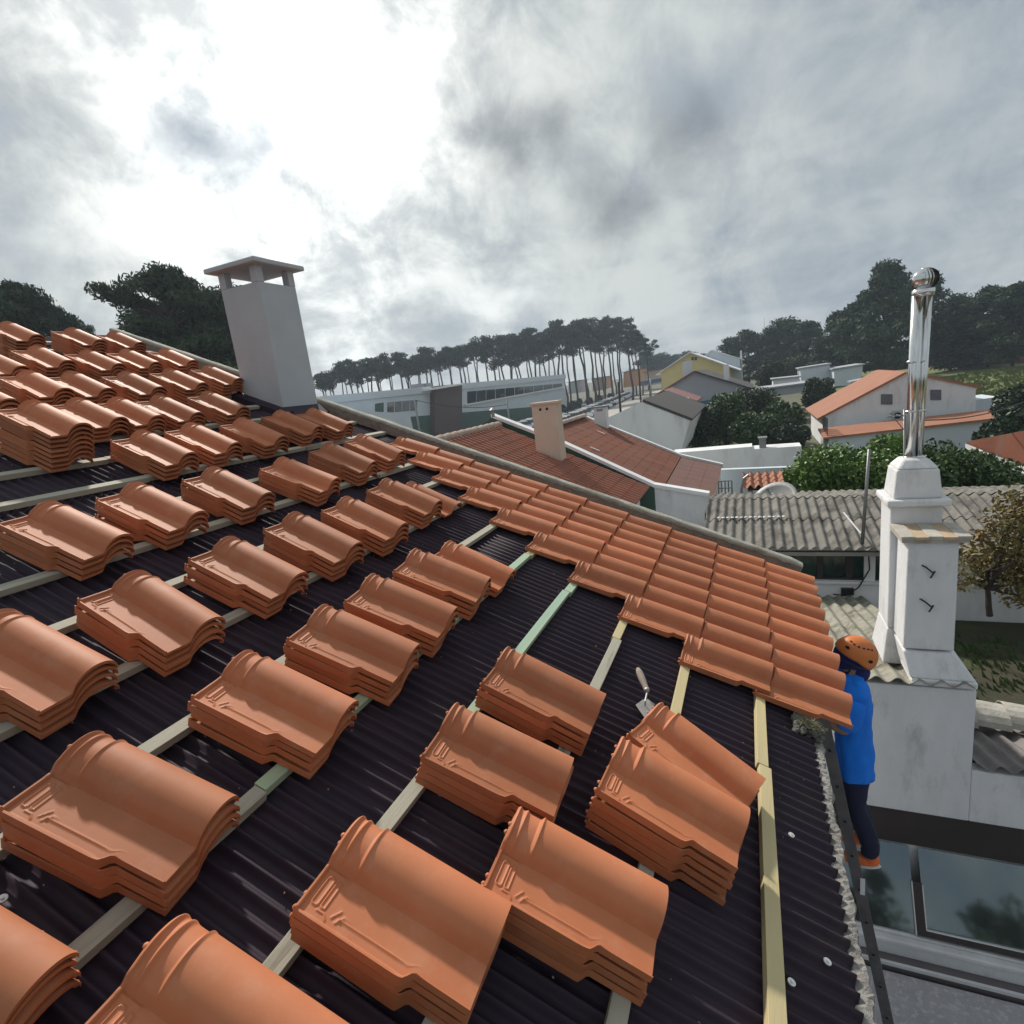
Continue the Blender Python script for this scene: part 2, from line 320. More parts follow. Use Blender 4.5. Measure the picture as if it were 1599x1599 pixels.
# rising meadow on the right
def meadow():
    m = MB(); rows = []
    for j in range(19):
        r = []
        for i in range(41):
            x = 48 + j * 6.0; y = -8 - i * 3.0
            t = min(1, max(0, (x - 58) / 34)); t = t * t * (3 - 2 * t)
            e = min(1, max(0, (-8 - y) / 8.0))
            r.append((x, y, GZ - 0.05 + 1.25 * t * e + (0.25 * math.sin(x * .3 + y * .21) + .2 * math.sin(y * .5 + x * .11)) * t * e))
        rows.append(r)
    m.grid([list(reversed(r)) for r in rows]); o = m.build('meadow', M_GRASS, smooth=True); tag(o, None, None, kind='structure')
    return rows
meadow()
def grass_tufts():
    m = MB()
    for _ in range(9000):
        x = random.uniform(56, 100); y = random.uniform(-70, -14)
        t = min(1, max(0, (x - 58) / 34)); t = t * t * (3 - 2 * t); e = min(1, (-8 - y) / 8.0)
        z = GZ + 1.25 * t * e + (0.25 * math.sin(x * .3 + y * .21) + .2 * math.sin(y * .5 + x * .11)) * t * e - .1
        a = random.uniform(0, PI); w = random.uniform(.15, .5); h = random.uniform(.15, .5)
        dx, dy = w * math.cos(a), w * math.sin(a)
        m.add([(x - dx, y - dy, z), (x + dx, y + dy, z), (x + dx * .6 + .05, y + dy * .6, z + h), (x - dx * .6, y - dy * .6, z + h * .8)], [(0, 1, 2, 3)])
    o = m.build('meadow_grass', M_GRASS); tag(o, 'rough green grass tufts covering the meadow slope at right', 'grass', kind='stuff')
grass_tufts()

# ------------------------------------------------------------------ our house
HOUSE = thing('house_under_roofing', 'house whose dark underlay roof is being retiled with stacked terracotta tiles', 'house', (0, 0, GZ))
A0, A1, S1 = -4.6, 2.02, 8.5
def roof_pts(a, s, h): return rf(a, s, h)
PER = 0.053; AMP = 0.0115; H0 = -0.0270      # crest of the sheet at h = -0.015
def sheet(a0, a1, s0, s1, dh):
    m = MB(); n = int(round((a1 - a0) / PER * 12)); rows = []
    ss = [s0, s0 + .02] + [s0 + (s1 - s0) * k / 6 for k in range(1, 7)]
    for s in ss:
        rows.append([rf(a0 + (a1 - a0) * i / n, s, H0 + dh + AMP * (2 * (.5 + .5 * math.cos(2 * PI * (a0 + (a1 - a0) * i / n) / PER)) ** 2.0 - 1) + .0004 * math.sin(3 * s + i * .05)) for i in range(n + 1)])
    m.grid(rows); m.build('underlay_sheet', M_SHEET, HOUSE, smooth=True, sol=0.003)
for r, (s0, s1) in enumerate(((0.16, 2.30), (2.16, 4.30), (4.16, 6.30), (6.16, 8.45))):
    for c, (a0, a1) in enumerate(((-4.6, -2.55), (-2.60, -.35), (-.40, A1 - .02))):
        k = r * .0 + (-.004 if r % 2 else 0) + (.0035 if c % 2 else 0)
        sheet(round(a0 / PER) * PER + (r % 2) * 0, round(a1 / PER) * PER, s0, s1, k)
# roof deck, walls
m = MB(); m.prism([rf(A0, .13, -.045), rf(A0, S1, -.045), rf(A1 + .10, S1, -.045), rf(A1 + .10, .13, -.045)], rf(0, 0, -.12)); m.build('roof_deck', M_BROWN, HOUSE)
yr, zr = rf(0, S1, -.04)[1:]
m = MB(); m.prism([(A0 + .05, .14, GZ), (A0 + .05, .14, -.16), (A0 + .05, yr, zr - .16), (A0 + .05, yr + 7.5, .0), (A0 + .05, yr + 7.5, GZ)], (A1 - A0 + .05, 0, 0)); m.build('wall', M_RENDER, HOUSE)
m = MB(); m.prism([(A0, yr, zr - .02), (A0, yr + 8, -.1), (A0, yr + 8, -.22), (A0, yr, zr - .15)], (A1 - A0 + .14, 0, 0)); m.build('rear_roof_slope', M_ROOF1, HOUSE)
# battens
BT = 0.0155; BS = [k * .38 + .0282 for k in range(1, 22)]
bmats = [M_WOODY, M_WOODY, M_WOODY, M_WOODG, M_WOODY, M_WOODW, M_WOODW]
def batten(a0, a1, s, m_, w=.045, dh=0.0, skew=0.0):
    b = MB(); n = max(2, int((a1 - a0) / .12)); rows = []
    cs = [(-w / 2, -.016), (-w / 2, BT), (w / 2, BT), (w / 2, -.016)]
    for i in range(n + 1):
        a = a0 + (a1 - a0) * i / n; wob = .0022 * math.sin(a * 2.3 + s * 5) + skew * (a - a0)
        rows.append([rf(a, s + q + wob, h + dh + (.0012 * math.sin(a * 3.1 + s) if h > 0 else 0)) for q, h in cs])
    V = [p for r in rows for p in r]; F = []
    for i in range(n):
        for k in range(4): F.append((i * 4 + k, i * 4 + (k + 1) % 4, (i + 1) * 4 + (k + 1) % 4, (i + 1) * 4 + k))
    F += [(3, 2, 1, 0), (n * 4, n * 4 + 1, n * 4 + 2, n * 4 + 3)]
    b.add(V, F); b.build('roof_batten', m_, HOUSE, bevel=.0015)
for k, s in enumerate(BS):
    jt = [(-.71, ), (-1.3,), (-.2,), (-1.35, .1), (-1.9, .4), (-1.25, .9), (-.9, 1.0), (-.6, .8)][min(k, 7)]
    cuts = [A0 + .3] + list(jt) + [1.98]
    for q in range(len(cuts) - 1):
        mm = bmats[min(k, 6)]
        if k == 0 and q == 0: mm = M_WOODY
        if k == 2: mm = M_WOODW if q == 0 else M_WOODY
        if k == 1: mm = M_WOODW if q == 0 else M_WOODY
        if k == 3: mm = M_WOODW if q == 0 else M_WOODG
        if k == 4: mm = (M_WOODW, M_WOODG, M_WOODY)[q]
        batten(cuts[q] + .002, cuts[q + 1] - .002, s + (.006 if q % 2 else -.003), mm, w=.045 if q % 2 else .048)
# screws with washers
for (x, y) in ((1236, 1305), (1236, 1535), (951, 864), (1292, 1503), (640, 1330), (4, 1405), (818, 815)):
    d = RW.T @ np.array([(x - 800) / FPX, (y - 800) / FPX, 1.]); nrm = np.array([0, -SA, CA])
    k = ((-.014) - (CW @ nrm)) / (d @ nrm); P = CW + k * d
    b = MB(); b.tube(P, P + nrm * .004, .011, n=14); b.tube(P + nrm * .004, P + nrm * .008, .004, n=6); b.build('roofing_screw', mat('zinc_washer', (.75, .75, .74), .4, metal=.6), HOUSE)
# fine rubble on the underlay
m = MB()
for _ in range(420):
    a = random.uniform(-3.6, 1.6); s_ = random.uniform(.2, 5.0); r_ = random.uniform(.0012, .0040)
    m.ball(rf(a, s_, H0 + AMP + r_ * .3 - .004), r_, 5, 4, jit=.3)
tag(m.build('clay_crumbs', mat('clay_dust', (.42, .25, .18), .9)), 'scattered specks of clay and mortar on the dark underlay', 'crumbs', kind='stuff')
# eave mortar strip
def mortar():
    m = MB(); n = 620; rows = []
    pr = [(.180, -.050), (.172, -.042), (.158, -.030), (.143, -.022), (.128, -.020), (.118, -.035), (.112, -.07), (.108, -.15)]
    rr = np.random.default_rng(3)
    for i in range(n + 1):
        a = A0 + .05 + (A1 - A0) * i / n
        rows.append([rf(a, s + rr.normal(0, .0017) + .005 * math.sin(a * 23) + .003 * math.sin(a * 61), h + rr.normal(0, .0022)) for s, h in pr])
    m.grid(rows); m.build('mortar_strip', M_MORTAR, HOUSE, smooth=False)
    m = MB()                                  # squeezed lump under the last laid tile
    for _ in range(90):
        a = random.uniform(-.31, -.20); s = random.uniform(.13, .25)
        m.ball(rf(a, s, random.uniform(-.02, .008)), random.uniform(.007, .019), 7, 5, (1.3, 1, .8), jit=.3)
    m.build('mortar_lump', mat('dark_mortar', (.20, .19, .17), .95, (.12, .115, .10), 30.0, bump=.8, bscale=80.), HOUSE)
    m = MB()
    for _ in range(260):
        a = random.gauss(-.275, .022); s = random.gauss(.19, .028); p = rf(a, s, .028); q = p + np.array([random.uniform(-.03, .03), random.uniform(-.03, .03), random.uniform(.0, .03)])
        w = np.array([random.uniform(-.003, .003), random.uniform(-.003, .003), .002]); m.add([p - w, p + w, q], [(0, 1, 2)])
    m.build('dried_moss_tuft', M_STRAW, HOUSE)
mortar()
# verge parapet
def parapet():
    m = MB(); n = 90; rows = []; rr = np.random.default_rng(5)
    pr = [(2.03, -.05), (2.03, .085), (2.042, .098), (2.085, .103), (2.118, .096), (2.128, .08), (2.128, -.2)]
    for i in range(n + 1):
        s = .05 + (S1 + .02 - .05) * i / n
        rows.append([rf(a + rr.normal(0, .0012), s, h + rr.normal(0, .0015) - (.02 if i == 0 else 0)) for a, h in pr])
    m.grid(rows)
    m.add([rows[0][k] for k in range(7)], [tuple(range(7))])
    m.build('verge_parapet', M_COPING, HOUSE)
    m = MB(); m.prism([(2.01, rf(0, .06, 0)[1], GZ), (2.01, rf(0, .06, 0)[1], -.02), (2.01, yr, zr - .06), (2.01, yr + 7.5, 0), (2.01, yr + 7.5, GZ)], (.17, 0, 0)); m.build('gable_wall', M_RENDER, HOUSE)
    m = MB()                                   # rough bedding mortar between tiles and parapet
    rows = []; n = 240
    for i in range(n + 1):
        s = .06 + 8.3 * i / n
        rows.append([rf(1.96 + rr.normal(0, .004), s, .0), rf(1.985, s, .030 + rr.normal(0, .006)), rf(2.035, s, .070 + rr.normal(0, .004))])
    m.grid(rows); m.build('verge_bedding', mat('old_verge_bedding', (.20, .135, .10), .95, (.12, .09, .075), 9.0, bump=.7, bscale=30.), HOUSE)
parapet()
# chimney on our roof
def chimney():
    x0, x1, y0, y1 = 1.49, 1.995, 4.74, 5.25; zt = 3.13
    n = 6; m = MB()
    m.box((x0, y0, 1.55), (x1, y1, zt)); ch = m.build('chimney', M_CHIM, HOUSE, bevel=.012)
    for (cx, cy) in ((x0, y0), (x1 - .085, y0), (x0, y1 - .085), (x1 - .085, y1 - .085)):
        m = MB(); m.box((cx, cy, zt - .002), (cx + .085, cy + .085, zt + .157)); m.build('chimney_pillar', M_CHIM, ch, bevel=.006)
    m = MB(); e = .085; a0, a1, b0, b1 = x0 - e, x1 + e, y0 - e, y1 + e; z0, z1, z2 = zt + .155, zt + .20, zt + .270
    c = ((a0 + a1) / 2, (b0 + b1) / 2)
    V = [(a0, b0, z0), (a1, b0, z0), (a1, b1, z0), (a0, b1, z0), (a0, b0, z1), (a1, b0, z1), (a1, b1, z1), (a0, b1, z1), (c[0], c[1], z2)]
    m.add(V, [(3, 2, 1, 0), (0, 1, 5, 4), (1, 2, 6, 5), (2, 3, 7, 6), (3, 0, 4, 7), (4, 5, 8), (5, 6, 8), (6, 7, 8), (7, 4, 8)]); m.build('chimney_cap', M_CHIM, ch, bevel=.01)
    m = MB(); m.prism([rf(x0 - .10, 4.98, .03), rf(x0 - .10, 5.72, .03), rf(x0 + .0, 5.72, .05), rf(x0 + .0, 4.98, .05)], rf(0, 0, -.06)); m.prism([rf(x0 - .12, 4.93, .02), rf(2.0, 4.93, .02), rf(2.0, 5.1, .06), rf(x0 - .1, 5.1, .06)], rf(0, 0, -.06)); m.build('chimney_flashing', M_SHEET, ch)
chimney()

# ------------------------------------------------------------------ the clay tile
TW, TL, XC = 0.272, 0.45, 0.200
def tile_mesh():
    xs = np.concatenate([np.linspace(0, .012, 6), np.linspace(.0145, .112, 40), np.linspace(.117, TW, 32)])
    ys = np.concatenate([np.linspace(0, .012, 4), np.linspace(.03, .12, 7), np.linspace(.128, .182, 8), np.linspace(.20, .33, 8), np.linspace(.338, TL, 46)])
    def prof(x):
        r = (x - XC) / .0745
        e = math.sqrt(max(0, 1 - r * r)) if x > XC - .0744 else 0.0
        e = .065 * e
        w = .016                              # soft blend of pan and roll
        b = max(0.0, (x - .097) / .045); flare = .010 * min(1, b) ** 2 if x < .142 else .014
        top = .012 + max(e, flare) if x < .142 else .012 + e
        return top
    px = np.linspace(0, TW, 400); pz = np.array([prof(x) for x in px])
    k = np.exp(-np.linspace(-2, 2, 17) ** 2); k /= k.sum(); pad = np.concatenate([np.full(8, pz[0]), pz, pz[-1] + (pz[-1] - pz[-2]) * np.arange(1, 9) * .8])
    pzs = np.convolve(pad, k, 'valid')
    def P(x): return float(np.interp(x, px, pzs))
    def sm(t): t = min(1, max(0, t)); return t * t * (3 - 2 * t)
    def ridge(d, w): return math.exp(-(d / w) ** 2)
    def rrect(x, y, cx, cy, hx, hy, r):
        dx = abs(x - cx) - hx + r; dy = abs(y - cy) - hy + r
        return math.hypot(max(dx, 0), max(dy, 0)) + min(max(dx, dy), 0) - r
    def seg(x, y, ax, ay, bx, by):
        t = ((x - ax) * (bx - ax) + (y - ay) * (by - ay)) / ((bx - ax) ** 2 + (by - ay) ** 2); t = min(1, max(0, t)); return math.hypot(x - ax - t * (bx - ax), y - ay - t * (by - ay))
    T = []; Bm = []
    for y in ys:
        rt = []; rb = []
        off = .024 * (1 - sm((y - .136) / .026))
        for x in xs:
            z = P(x); w = sm((x - .112) / .04)
            X = x + off * max(0, 1 - x / .07)
            Y = y + .0
            # edge lip at the pan side
            lip = (.009 + .005 * ridge(y - .150, .022)) * (1 - sm((x - .004) / .008))
            inner = .0030 * ridge(x - .034 + .05 * max(0, y - .34), .0026) * sm((y - .12) / .08) * (1 - sm((y - .345) / .01))
            # recessed head with cross ribs over the roll
            st = sm((y - .368) / .010)
            z -= .0115 * st * w
            z += w * (.0100 * ridge(y - .443, .0055) + .0090 * ridge(y - .420, .0060) + .0050 * ridge(y - .3675, .004))
            # pan head: rim plus interlocking loops
            wp = 1 - w
            z += wp * (.0095 * sm((y - .4405) / .003))
            d1 = abs(rrect(x, y, .070, .4190, .036, .0085, .008)); z += wp * .0034 * ridge(d1, .0022)
            d2 = abs(rrect(x, y, .070, .3960, .034, .0060, .005)); z += wp * .0032 * ridge(d2, .0022) * (1 if x > .03 else 0)
            d3 = min(seg(x, y, .028, .405, .028, .385), seg(x, y, .028, .385, .018, .375), seg(x, y, .030, .366, .052, .352), seg(x, y, .024, .352, .044, .338)); z += wp * .0030 * ridge(d3, .0022)
            z += .004 * ridge(x - .117, .004) * sm((y - .385) / .01) * (1 - sm((y - .436) / .01))
            z += lip + inner
            # faint wave of the pan
            z += .0012 * math.sin(y * 9) * wp
            rt.append((X, Y, z))
            th = .012
            zb = P(x) - th - .006 * st * w
            if x < .010: zb = -.0062 + .0062 * (1 - sm((y - .136) / .026))
            if x > TW - .004: zb = P(x) - .015
            rb.append((X, Y, zb))
        T.append(rt); Bm.append(rb)
    h, w = len(ys), len(xs); V = [p for r in T for p in r] + [p for r in Bm for p in r]; o = h * w; F = []
    for j in range(h - 1):
        for i in range(w - 1):
            F.append((j * w + i, j * w + i + 1, (j + 1) * w + i + 1, (j + 1) * w + i))
            F.append((o + (j + 1) * w + i, o + (j + 1) * w + i + 1, o + j * w + i + 1, o + j * w + i))
    for i in range(w - 1):
        F.append((i + 1, i, o + i, o + i + 1)); q = (h - 1) * w; F.append((q + i, q + i + 1, o + q + i + 1, o + q + i))
    for j in range(h - 1):
        F.append((j * w, (j + 1) * w, o + (j + 1) * w, o + j * w)); F.append(((j + 1) * w + w - 1, j * w + w - 1, o + j * w + w - 1, o + (j + 1) * w + w - 1))
    b = MB(); b.add(V, F)
    # stacking nibs at the head corner and at the far tail corner
    for (cx, cy, cz) in ((.012, TL + .002, .004), (.05, TL + .002, .002), (TW - .002, .012, P(TW) - .010), (TW - .002, .10, P(TW) - .012), (.177, TL + .001, P(.177) - .014)):
        b.ball((cx, cy, cz), .0075, 8, 6, (1, 1, .8))
    me = meshdata('clay_tile', b.V, b.F, M_TILE, True)
    me.set_sharp_from_angle(angle=math.radians(42))
    return me
TILE = tile_mesh()
ORD = ['first', 'second', 'third', 'fourth', 'fifth', 'sixth', 'seventh', 'eighth', 'ninth', 'tenth']
def put_tile(a, s, h, yaw, pitch, roll, label, group):
    o = bpy.data.objects.new('clay_tile', TILE); C.objects.link(o)
    o.matrix_world = ROOF_M @ Matrix.Translation((a, s, h)) @ Matrix.Rotation(yaw, 4, 'Z') @ Matrix.Rotation(pitch, 4, 'X') @ Matrix.Rotation(roll, 4, 'Y')
    return tag(o, label, 'roof tile', group, 'thing')
# laid tiles: courses from the eave up, staggered near end
WC = 0.21589
for n in range(1, 11):
    first = max(0, n - 2)
    tot = 9 - first
    for i in range(first, 9):
        a = i * WC - XC; s = (n - 1) * .38
        k = i - first
        where = 'eave course' if n == 1 else '%s course above the eave' % ORD[n - 2]
        if k == 0: lab = 'laid terracotta tile at the open near end of the %s' % where
        elif i == 8: lab = 'laid terracotta tile against the grey verge parapet in the %s' % where
        else: lab = 'laid terracotta tile, %s from the near end of the %s' % (ORD[k], where)
        if n == 10: lab = 'topmost laid terracotta tile, alone against the grey verge parapet'
        put_tile(a + random.uniform(-.002, .002), s + random.uniform(-.003, .003), .035 + random.uniform(-.001, .001), random.uniform(-.006, .006), -.040, random.uniform(-.004, .004), lab, 'laid roof tiles')
# the stacks: (tail-crest pixel, yaw, count, row, how the stack is told)
def hit(x, y, h):
    d = ray(x, y); nrm = np.array([0, -SA, CA]); k = (h - CW @ nrm) / (d @ nrm); P = CW + k * d
    return P[0], P[1] * CA + P[2] * SA
PITCH = .0305
ROWS = [
 ('row of three by the eave', [(1043, 1383, 4, 804, 1256), (1173, 1260, 5, 1000, 1160), (1194, 1212, 3, 1035, 1097)]),
 ('front row', [(548, 1618, 4, 351, 1483), (797, 1411, 4, 560, 1272), (897, 1183, 4, 715, 1095), (945, 1080, 4, 797, 1008)]),
 ('second row', [(92, 1492, 4, None, .12), (360, 1243, 4, 135, 1138), (553, 1090, 4, 385, 1010), (655, 1003, 4, 510, 940), (714, 945, 4, 590, 893), (767, 900, 4, 655, 855), (805, 888, 2, None, -.02)]),
 ('third row', [(168, 1027, 4, None, .10), (340, 960, 4, 190, 873), (475, 890, 4, 345, 827), (566, 845, 4, 460, 793), (637, 815, 4, 540, 770), (690, 780, 4, None, 0), (721, 784, 1, None, -.03)]),
 ('fourth row', [(192, 832, 4, 60, 775), (314, 797, 4, 205, 747), (422, 768, 4, 325, 723), (527, 745, 4, None, .10), (587, 720, 4, None, .02), (630, 704, 4, None, -.03)]),
 ('fifth row', [(300, 705, 4, None, .02), (371, 690, 4, None, .02), (445, 680, 4, None, -.02), (500, 665, 4, None, .02), (548, 660, 4, None, 0)]),
 ('sixth row', [(132, 659, 8, None, .04), (190, 650, 4, None, .03), (250, 648, 4, None, 0), (312, 643, 4, None, 0), (385, 635, 4, None, -.02)]),
 ('seventh row', [(20, 622, 4, None, .03), (105, 605, 4, None, 0), (172, 605, 4, None, 0), (252, 603, 4, None, -.02), (320, 597, 4, None, 0), (375, 590, 4, None, 0)]),
 ('eighth row', [(40, 571, 4, None, .04), (110, 562, 4, None, 0), (190, 567, 4, None, 0), (248, 565, 4, None, -.02), (305, 562, 4, None, -.04)]),
 ('top row', [(62, 522, 6, None, 0), (160, 530, 5, None, 0), (222, 534, 4, None, 0)]),
]
TILT = .050
for ri, (rowname, L) in enumerate(ROWS):
    for si, (x, y, n, xh, yh) in enumerate(L):
        if ri >= 7: n += 1
        Hc = BT + (n - 1) * PITCH + .078
        pt = TILT
        a, s = hit(x, y, Hc)
        if xh is None: yaw = yh
        else: ah, sh_ = hit(xh, yh, Hc + .021); yaw = math.atan2(-(ah - a), sh_ - s)
        # tail crest (x=.188,y=0) of the top tile at (a,s)
        for k in range(n):
            h = BT + .001 + k * PITCH
            pt = TILT; hh = h
            if ri == 0 and si == 2:
                hh = h + .002; pt = .065
            jx, js, jy = random.uniform(-.0030, .0030), random.uniform(-.006, .006), random.uniform(-.013, .013)
            if rowname == 'row of three by the eave' and si == 1 : jx += .012 * (k - n + 1) * .3; jy += (k % 2) * .01
            xr = XC + (.036 if ri < 4 else .018); aa = a - xr * math.cos(yaw) + jx; sq = s - xr * math.sin(yaw) + js
            if ri == 1 and si == 0: pass
            pos = 'top' if k == n - 1 else ('bottom' if k == 0 else ('%s from the bottom' % ORD[k]))
            if n == 1: lab = 'single terracotta tile lying behind the last stack of the third row'
            else:
                if k == n - 1: tl = 'top terracotta tile of'
                elif k == 0: tl = 'bottom terracotta tile of'
                else: tl = '%s-from-bottom terracotta tile in' % ORD[k]
                if ri == 0: st = ['the stack in line with the second batten gap, nearest the camera', 'the lower stack beside the tilted one near the trowel', 'the skewed stack half hiding the trowel'][si]
                elif n == 8: st = 'the tall eight-tile stack at the left edge'
                elif n == 2: st = 'the low two-tile stack ending the second row'
                else: st = 'the %s stack from the left, %s up the roof' % (ORD[si], rowname.replace('row', 'row of stacks') if False else rowname)
                lab = tl + ' ' + st
            put_tile(aa, sq, hh, yaw + jy, pt, 0.0, lab, 'stacked roof tiles')
# ------------------------------------------------------------------ trowel
def trowel():
    def hp(x, y, h):
        a, s = hit(x, y, h); return rf(a, s, h)
    hE = hp(997, 1046, .075); hS = hp(1010, 1077, .050); nk = hp(1008, 1096, .03); bl = hp(996, 1097, .002)
    t = thing('trowel', 'mason\'s pointing trowel with pale wooden handle lying on the dark underlay', 'trowel', bl)
    m = MB(); ax = hS - hE
    for f0, f1, r0, r1 in ((0, .12, .010, .0155), (.12, .5, .0155, .0165), (.5, .85, .0165, .013), (.85, 1, .013, .0125)):
        m.tube(hE + ax * f0, hE + ax * f1, r0, r1, 14, caps=False)
    m.ball(hE, .0105, 12, 8); m.build('handle', M_HANDLE, t, smooth=True)
    m = MB(); m.tube(hS - ax * .02, hS + ax * .10, .0135, .012, 12); m.build('ferrule', M_TROWEL, t, smooth=True)
    c = hp(1008, 1101, .006)
    m = MB(); m.path([hS + ax * .1, nk, c], .0042); m.build('tang', M_TROWEL, t)
    L_, R_, T_ = hp(993, 1101, .004), hp(1023, 1100, .006), hp(1012, 1128, -.004); K = hp(1004, 1093, .006); K2 = hp(1012, 1092, .006)
    m = MB(); m.prism([L_, K, K2, R_, T_], np.array([0, -SA, CA]) * -.0018); m.build('blade', M_TROWEL, t)
trowel()

# ------------------------------------------------------------------ ladder and worker
LX = 1.0
def lad(z):                                    # y of the ladder line at height z
    return -.083 + (z + 1.05) * (.365 / 2.13)
def ladder():
    t = thing('ladder', 'dark grimy ladder leaning against the eave under the worker', 'ladder', (LX, lad(GZ), GZ))
    ztop = -.12
    for x in (LX, LX + .40):
        m = MB(); d = np.array([0, lad(1) - lad(0), 1.0]); d /= np.linalg.norm(d); nrm = np.cross([1, 0, 0], d)
        p = np.array([x, lad(GZ), GZ]); q = np.array([x, lad(ztop), ztop])
        w = nrm * .038
        m.prism([p - w, p + w, q + w, q - w], (.028, 0, 0)); m.build('rail', M_LADDER, t, bevel=.004)
    z = GZ + .25
    while z < ztop - .1:
        m = MB(); m.tube((LX - .006, lad(z), z), (LX + .434, lad(z), z), .0155, n=10)
        m.mi = 1; m.tube((LX - .0075, lad(z), z), (LX - .006, lad(z), z), .011, n=10)
        m.build('rung', [M_LADDER, M_HOLE], t, smooth=True); z += .28
    m = MB(); zc = -1.93; m.prism([np.array([LX - .008, lad(zc) - .05, zc - .0]), np.array([LX - .008, lad(zc) - .05, zc - .14]), np.array([LX - .008, lad(zc) - .02, zc - .14]), np.array([LX - .008, lad(zc) - .02, zc])], (.006, 0, 0)); m.build('sticker', M_WFRAME, t)
ladder()
def skin_body(name, J, E, m, parent, root=0, sub=2):
    me = bpy.data.meshes.new(name); o0 = np.array(parent_world(parent)) if parent else np.zeros(3)
    me.from_pydata([tuple(np.array(j[0]) - o0) for j in J], E, [])
    o = bpy.data.objects.new(name, me); C.objects.link(o)
    if parent: o.parent = parent
    sk = o.modifiers.new('skin', 'SKIN'); sk.use_smooth_shade = True
    for i, j in enumerate(J):
        r = j[1]; me.skin_vertices[0].data[i].radius = (r, r) if isinstance(r, (int, float)) else r
        me.skin_vertices[0].data[i].use_root = (i == root)
    sb = o.modifiers.new('sub', 'SUBSURF'); sb.levels = sub; sb.render_levels = sub
    me.materials.append(m); return o
def worker():
    bx = 1.22                                   # centre line between the rails
    zf = -1.93                                  # top of the rung under the feet
    yl = lad(zf) - .03
    yb = -.20                                   # spine line, close to the eave
    P = thing('person', 'person in blue t-shirt and orange helmet standing on the ladder at the eave', 'person', (bx, yl, zf))
    hipz, shz = zf + .92, zf + 1.47
    hip = (bx, yb - .03, hipz); ch = (bx, yb - .02, hipz + .30); nk = (bx + .01, yb - .01, shz + .05); hd = (bx + .02, yb + .0, shz + .17); ht = (bx + .02, yb - .02, shz + .25)
    J = [(hip, (.115, .09)), ((bx, yb - .03, hipz + .15), (.115, .085)), (ch, (.13, .095)), ((bx, yb - .015, shz - .06), (.13, .085)), (nk, .052), (hd, (.075, .085)), (ht, (.07, .08))]
    E = [(0, 1), (1, 2), (2, 3), (3, 4), (4, 5), (5, 6)]
    hands = []
    for s in (-1, 1):
        b = len(J)
        sh = (bx + s * .15, yb - .01, shz - .07); el = (bx + s * .20, yb + .04, shz - .31); wr = (bx + s * .13, yb + .25, shz - .22); pm = (bx + s * .12, yb + .32, shz - .19)
        hands.append(np.array(pm))
        J += [(sh, .045), (el, .040), (wr, .028), (pm, (.034, .018))]; E += [(3, b), (b, b + 1), (b + 1, b + 2), (b + 2, b + 3)]
    kn = yl + .0
    for s in (-1, 1):
        b = len(J)
        J += [((bx + s * .09, yb - .03, hipz - .08), .085), ((bx + s * .10, yb - .02, zf + .50), .058), ((bx + s * .10, yl - .07, zf + .10), .040), ((bx + s * .10, yl + .05, zf + .045), (.036, .025))]
        E += [(0, b), (b, b + 1), (b + 1, b + 2), (b + 2, b + 3)]
    body = skin_body('body', J, E, M_SKIN, P)
    for s, pm in zip((-1, 1), hands):
        Jh = [(pm + (0, -.04, -.01), .020), (pm + (0, .02, .005), (.030, .016))]; Eh = [(0, 1)]
        for k, (dx, ln) in enumerate(((-.027, .062), (-.009, .074), (.009, .070), (.026, .056))):
            b = len(Jh); p0 = pm + np.array([dx, .035, .01])
            Jh += [(p0, .0095), (p0 + (0, ln * .5, .006), .0088), (p0 + (0, ln * .8, -.012), .0078), (p0 + (0, ln * .85, -.030), .0070)]; Eh += [(1, b), (b, b + 1), (b + 1, b + 2), (b + 2, b + 3)]
        b = len(Jh); q = pm + np.array([-s * .030, -.01, .0]); Jh += [(q, .011), (q + (-s * .022, .022, .004), .0095), (q + (-s * .026, .045, .0), .0085)]; Eh += [(0, b), (b, b + 1), (b + 1, b + 2)]
        skin_body('hand', Jh, Eh, M_SKIN, P, root=1, sub=1)
    tx = bpy.data.textures.new('folds', 'CLOUDS'); tx.noise_scale = .10
    def lofted(name, secs, m_, sleeves=(), disp=.02):   # secs: (cx, cy, z, rx, ry)
        m = MB(); n = 40; V = []
        fine = []
        for a, b in zip(secs[:-1], secs[1:]):
            for q in range(5): f = q / 5; f2 = f * f * (3 - 2 * f); fine.append([a[i] + (b[i] - a[i]) * (f if i == 2 else f2) for i in range(5)])
        fine.append(list(secs[-1]))
        for cx, cy, z, rx, ry in fine:
            for i in range(n):
                ph = 2 * PI * i / n; w = 1 + .020 * math.sin(ph * 7 + z * 9) + .015 * math.sin(ph * 3 - z * 21)
                ex = .8; c_, s_ = math.cos(ph), math.sin(ph)
                V.append((cx + rx * w * math.copysign(abs(c_) ** ex, c_), cy + ry * w * math.copysign(abs(s_) ** ex, s_), z))
        m.add(V, [(j * n + i, j * n + (i + 1) % n, (j + 1) * n + (i + 1) % n, (j + 1) * n + i) for j in range(len(fine) - 1) for i in range(n)])
        o = m.build(name, m_, P, smooth=True, sol=.004)
        dm = o.modifiers.new('folds', 'DISPLACE'); dm.texture = tx; dm.strength = disp; dm.mid_level = .5
        return o
    lofted('t_shirt', [(bx, yb - .035, zf + .74, .175, .125), (bx, yb - .04, zf + .90, .168, .118), (bx, yb - .03, zf + 1.10, .165, .112), (bx, yb - .02, zf + 1.30, .190, .118), (bx, yb - .015, shz - .06, .195, .108), (bx, yb - .01, shz + .02, .12, .075), (bx + .005, yb - .005, shz + .06, .068, .062)], M_SHIRT, disp=.035)
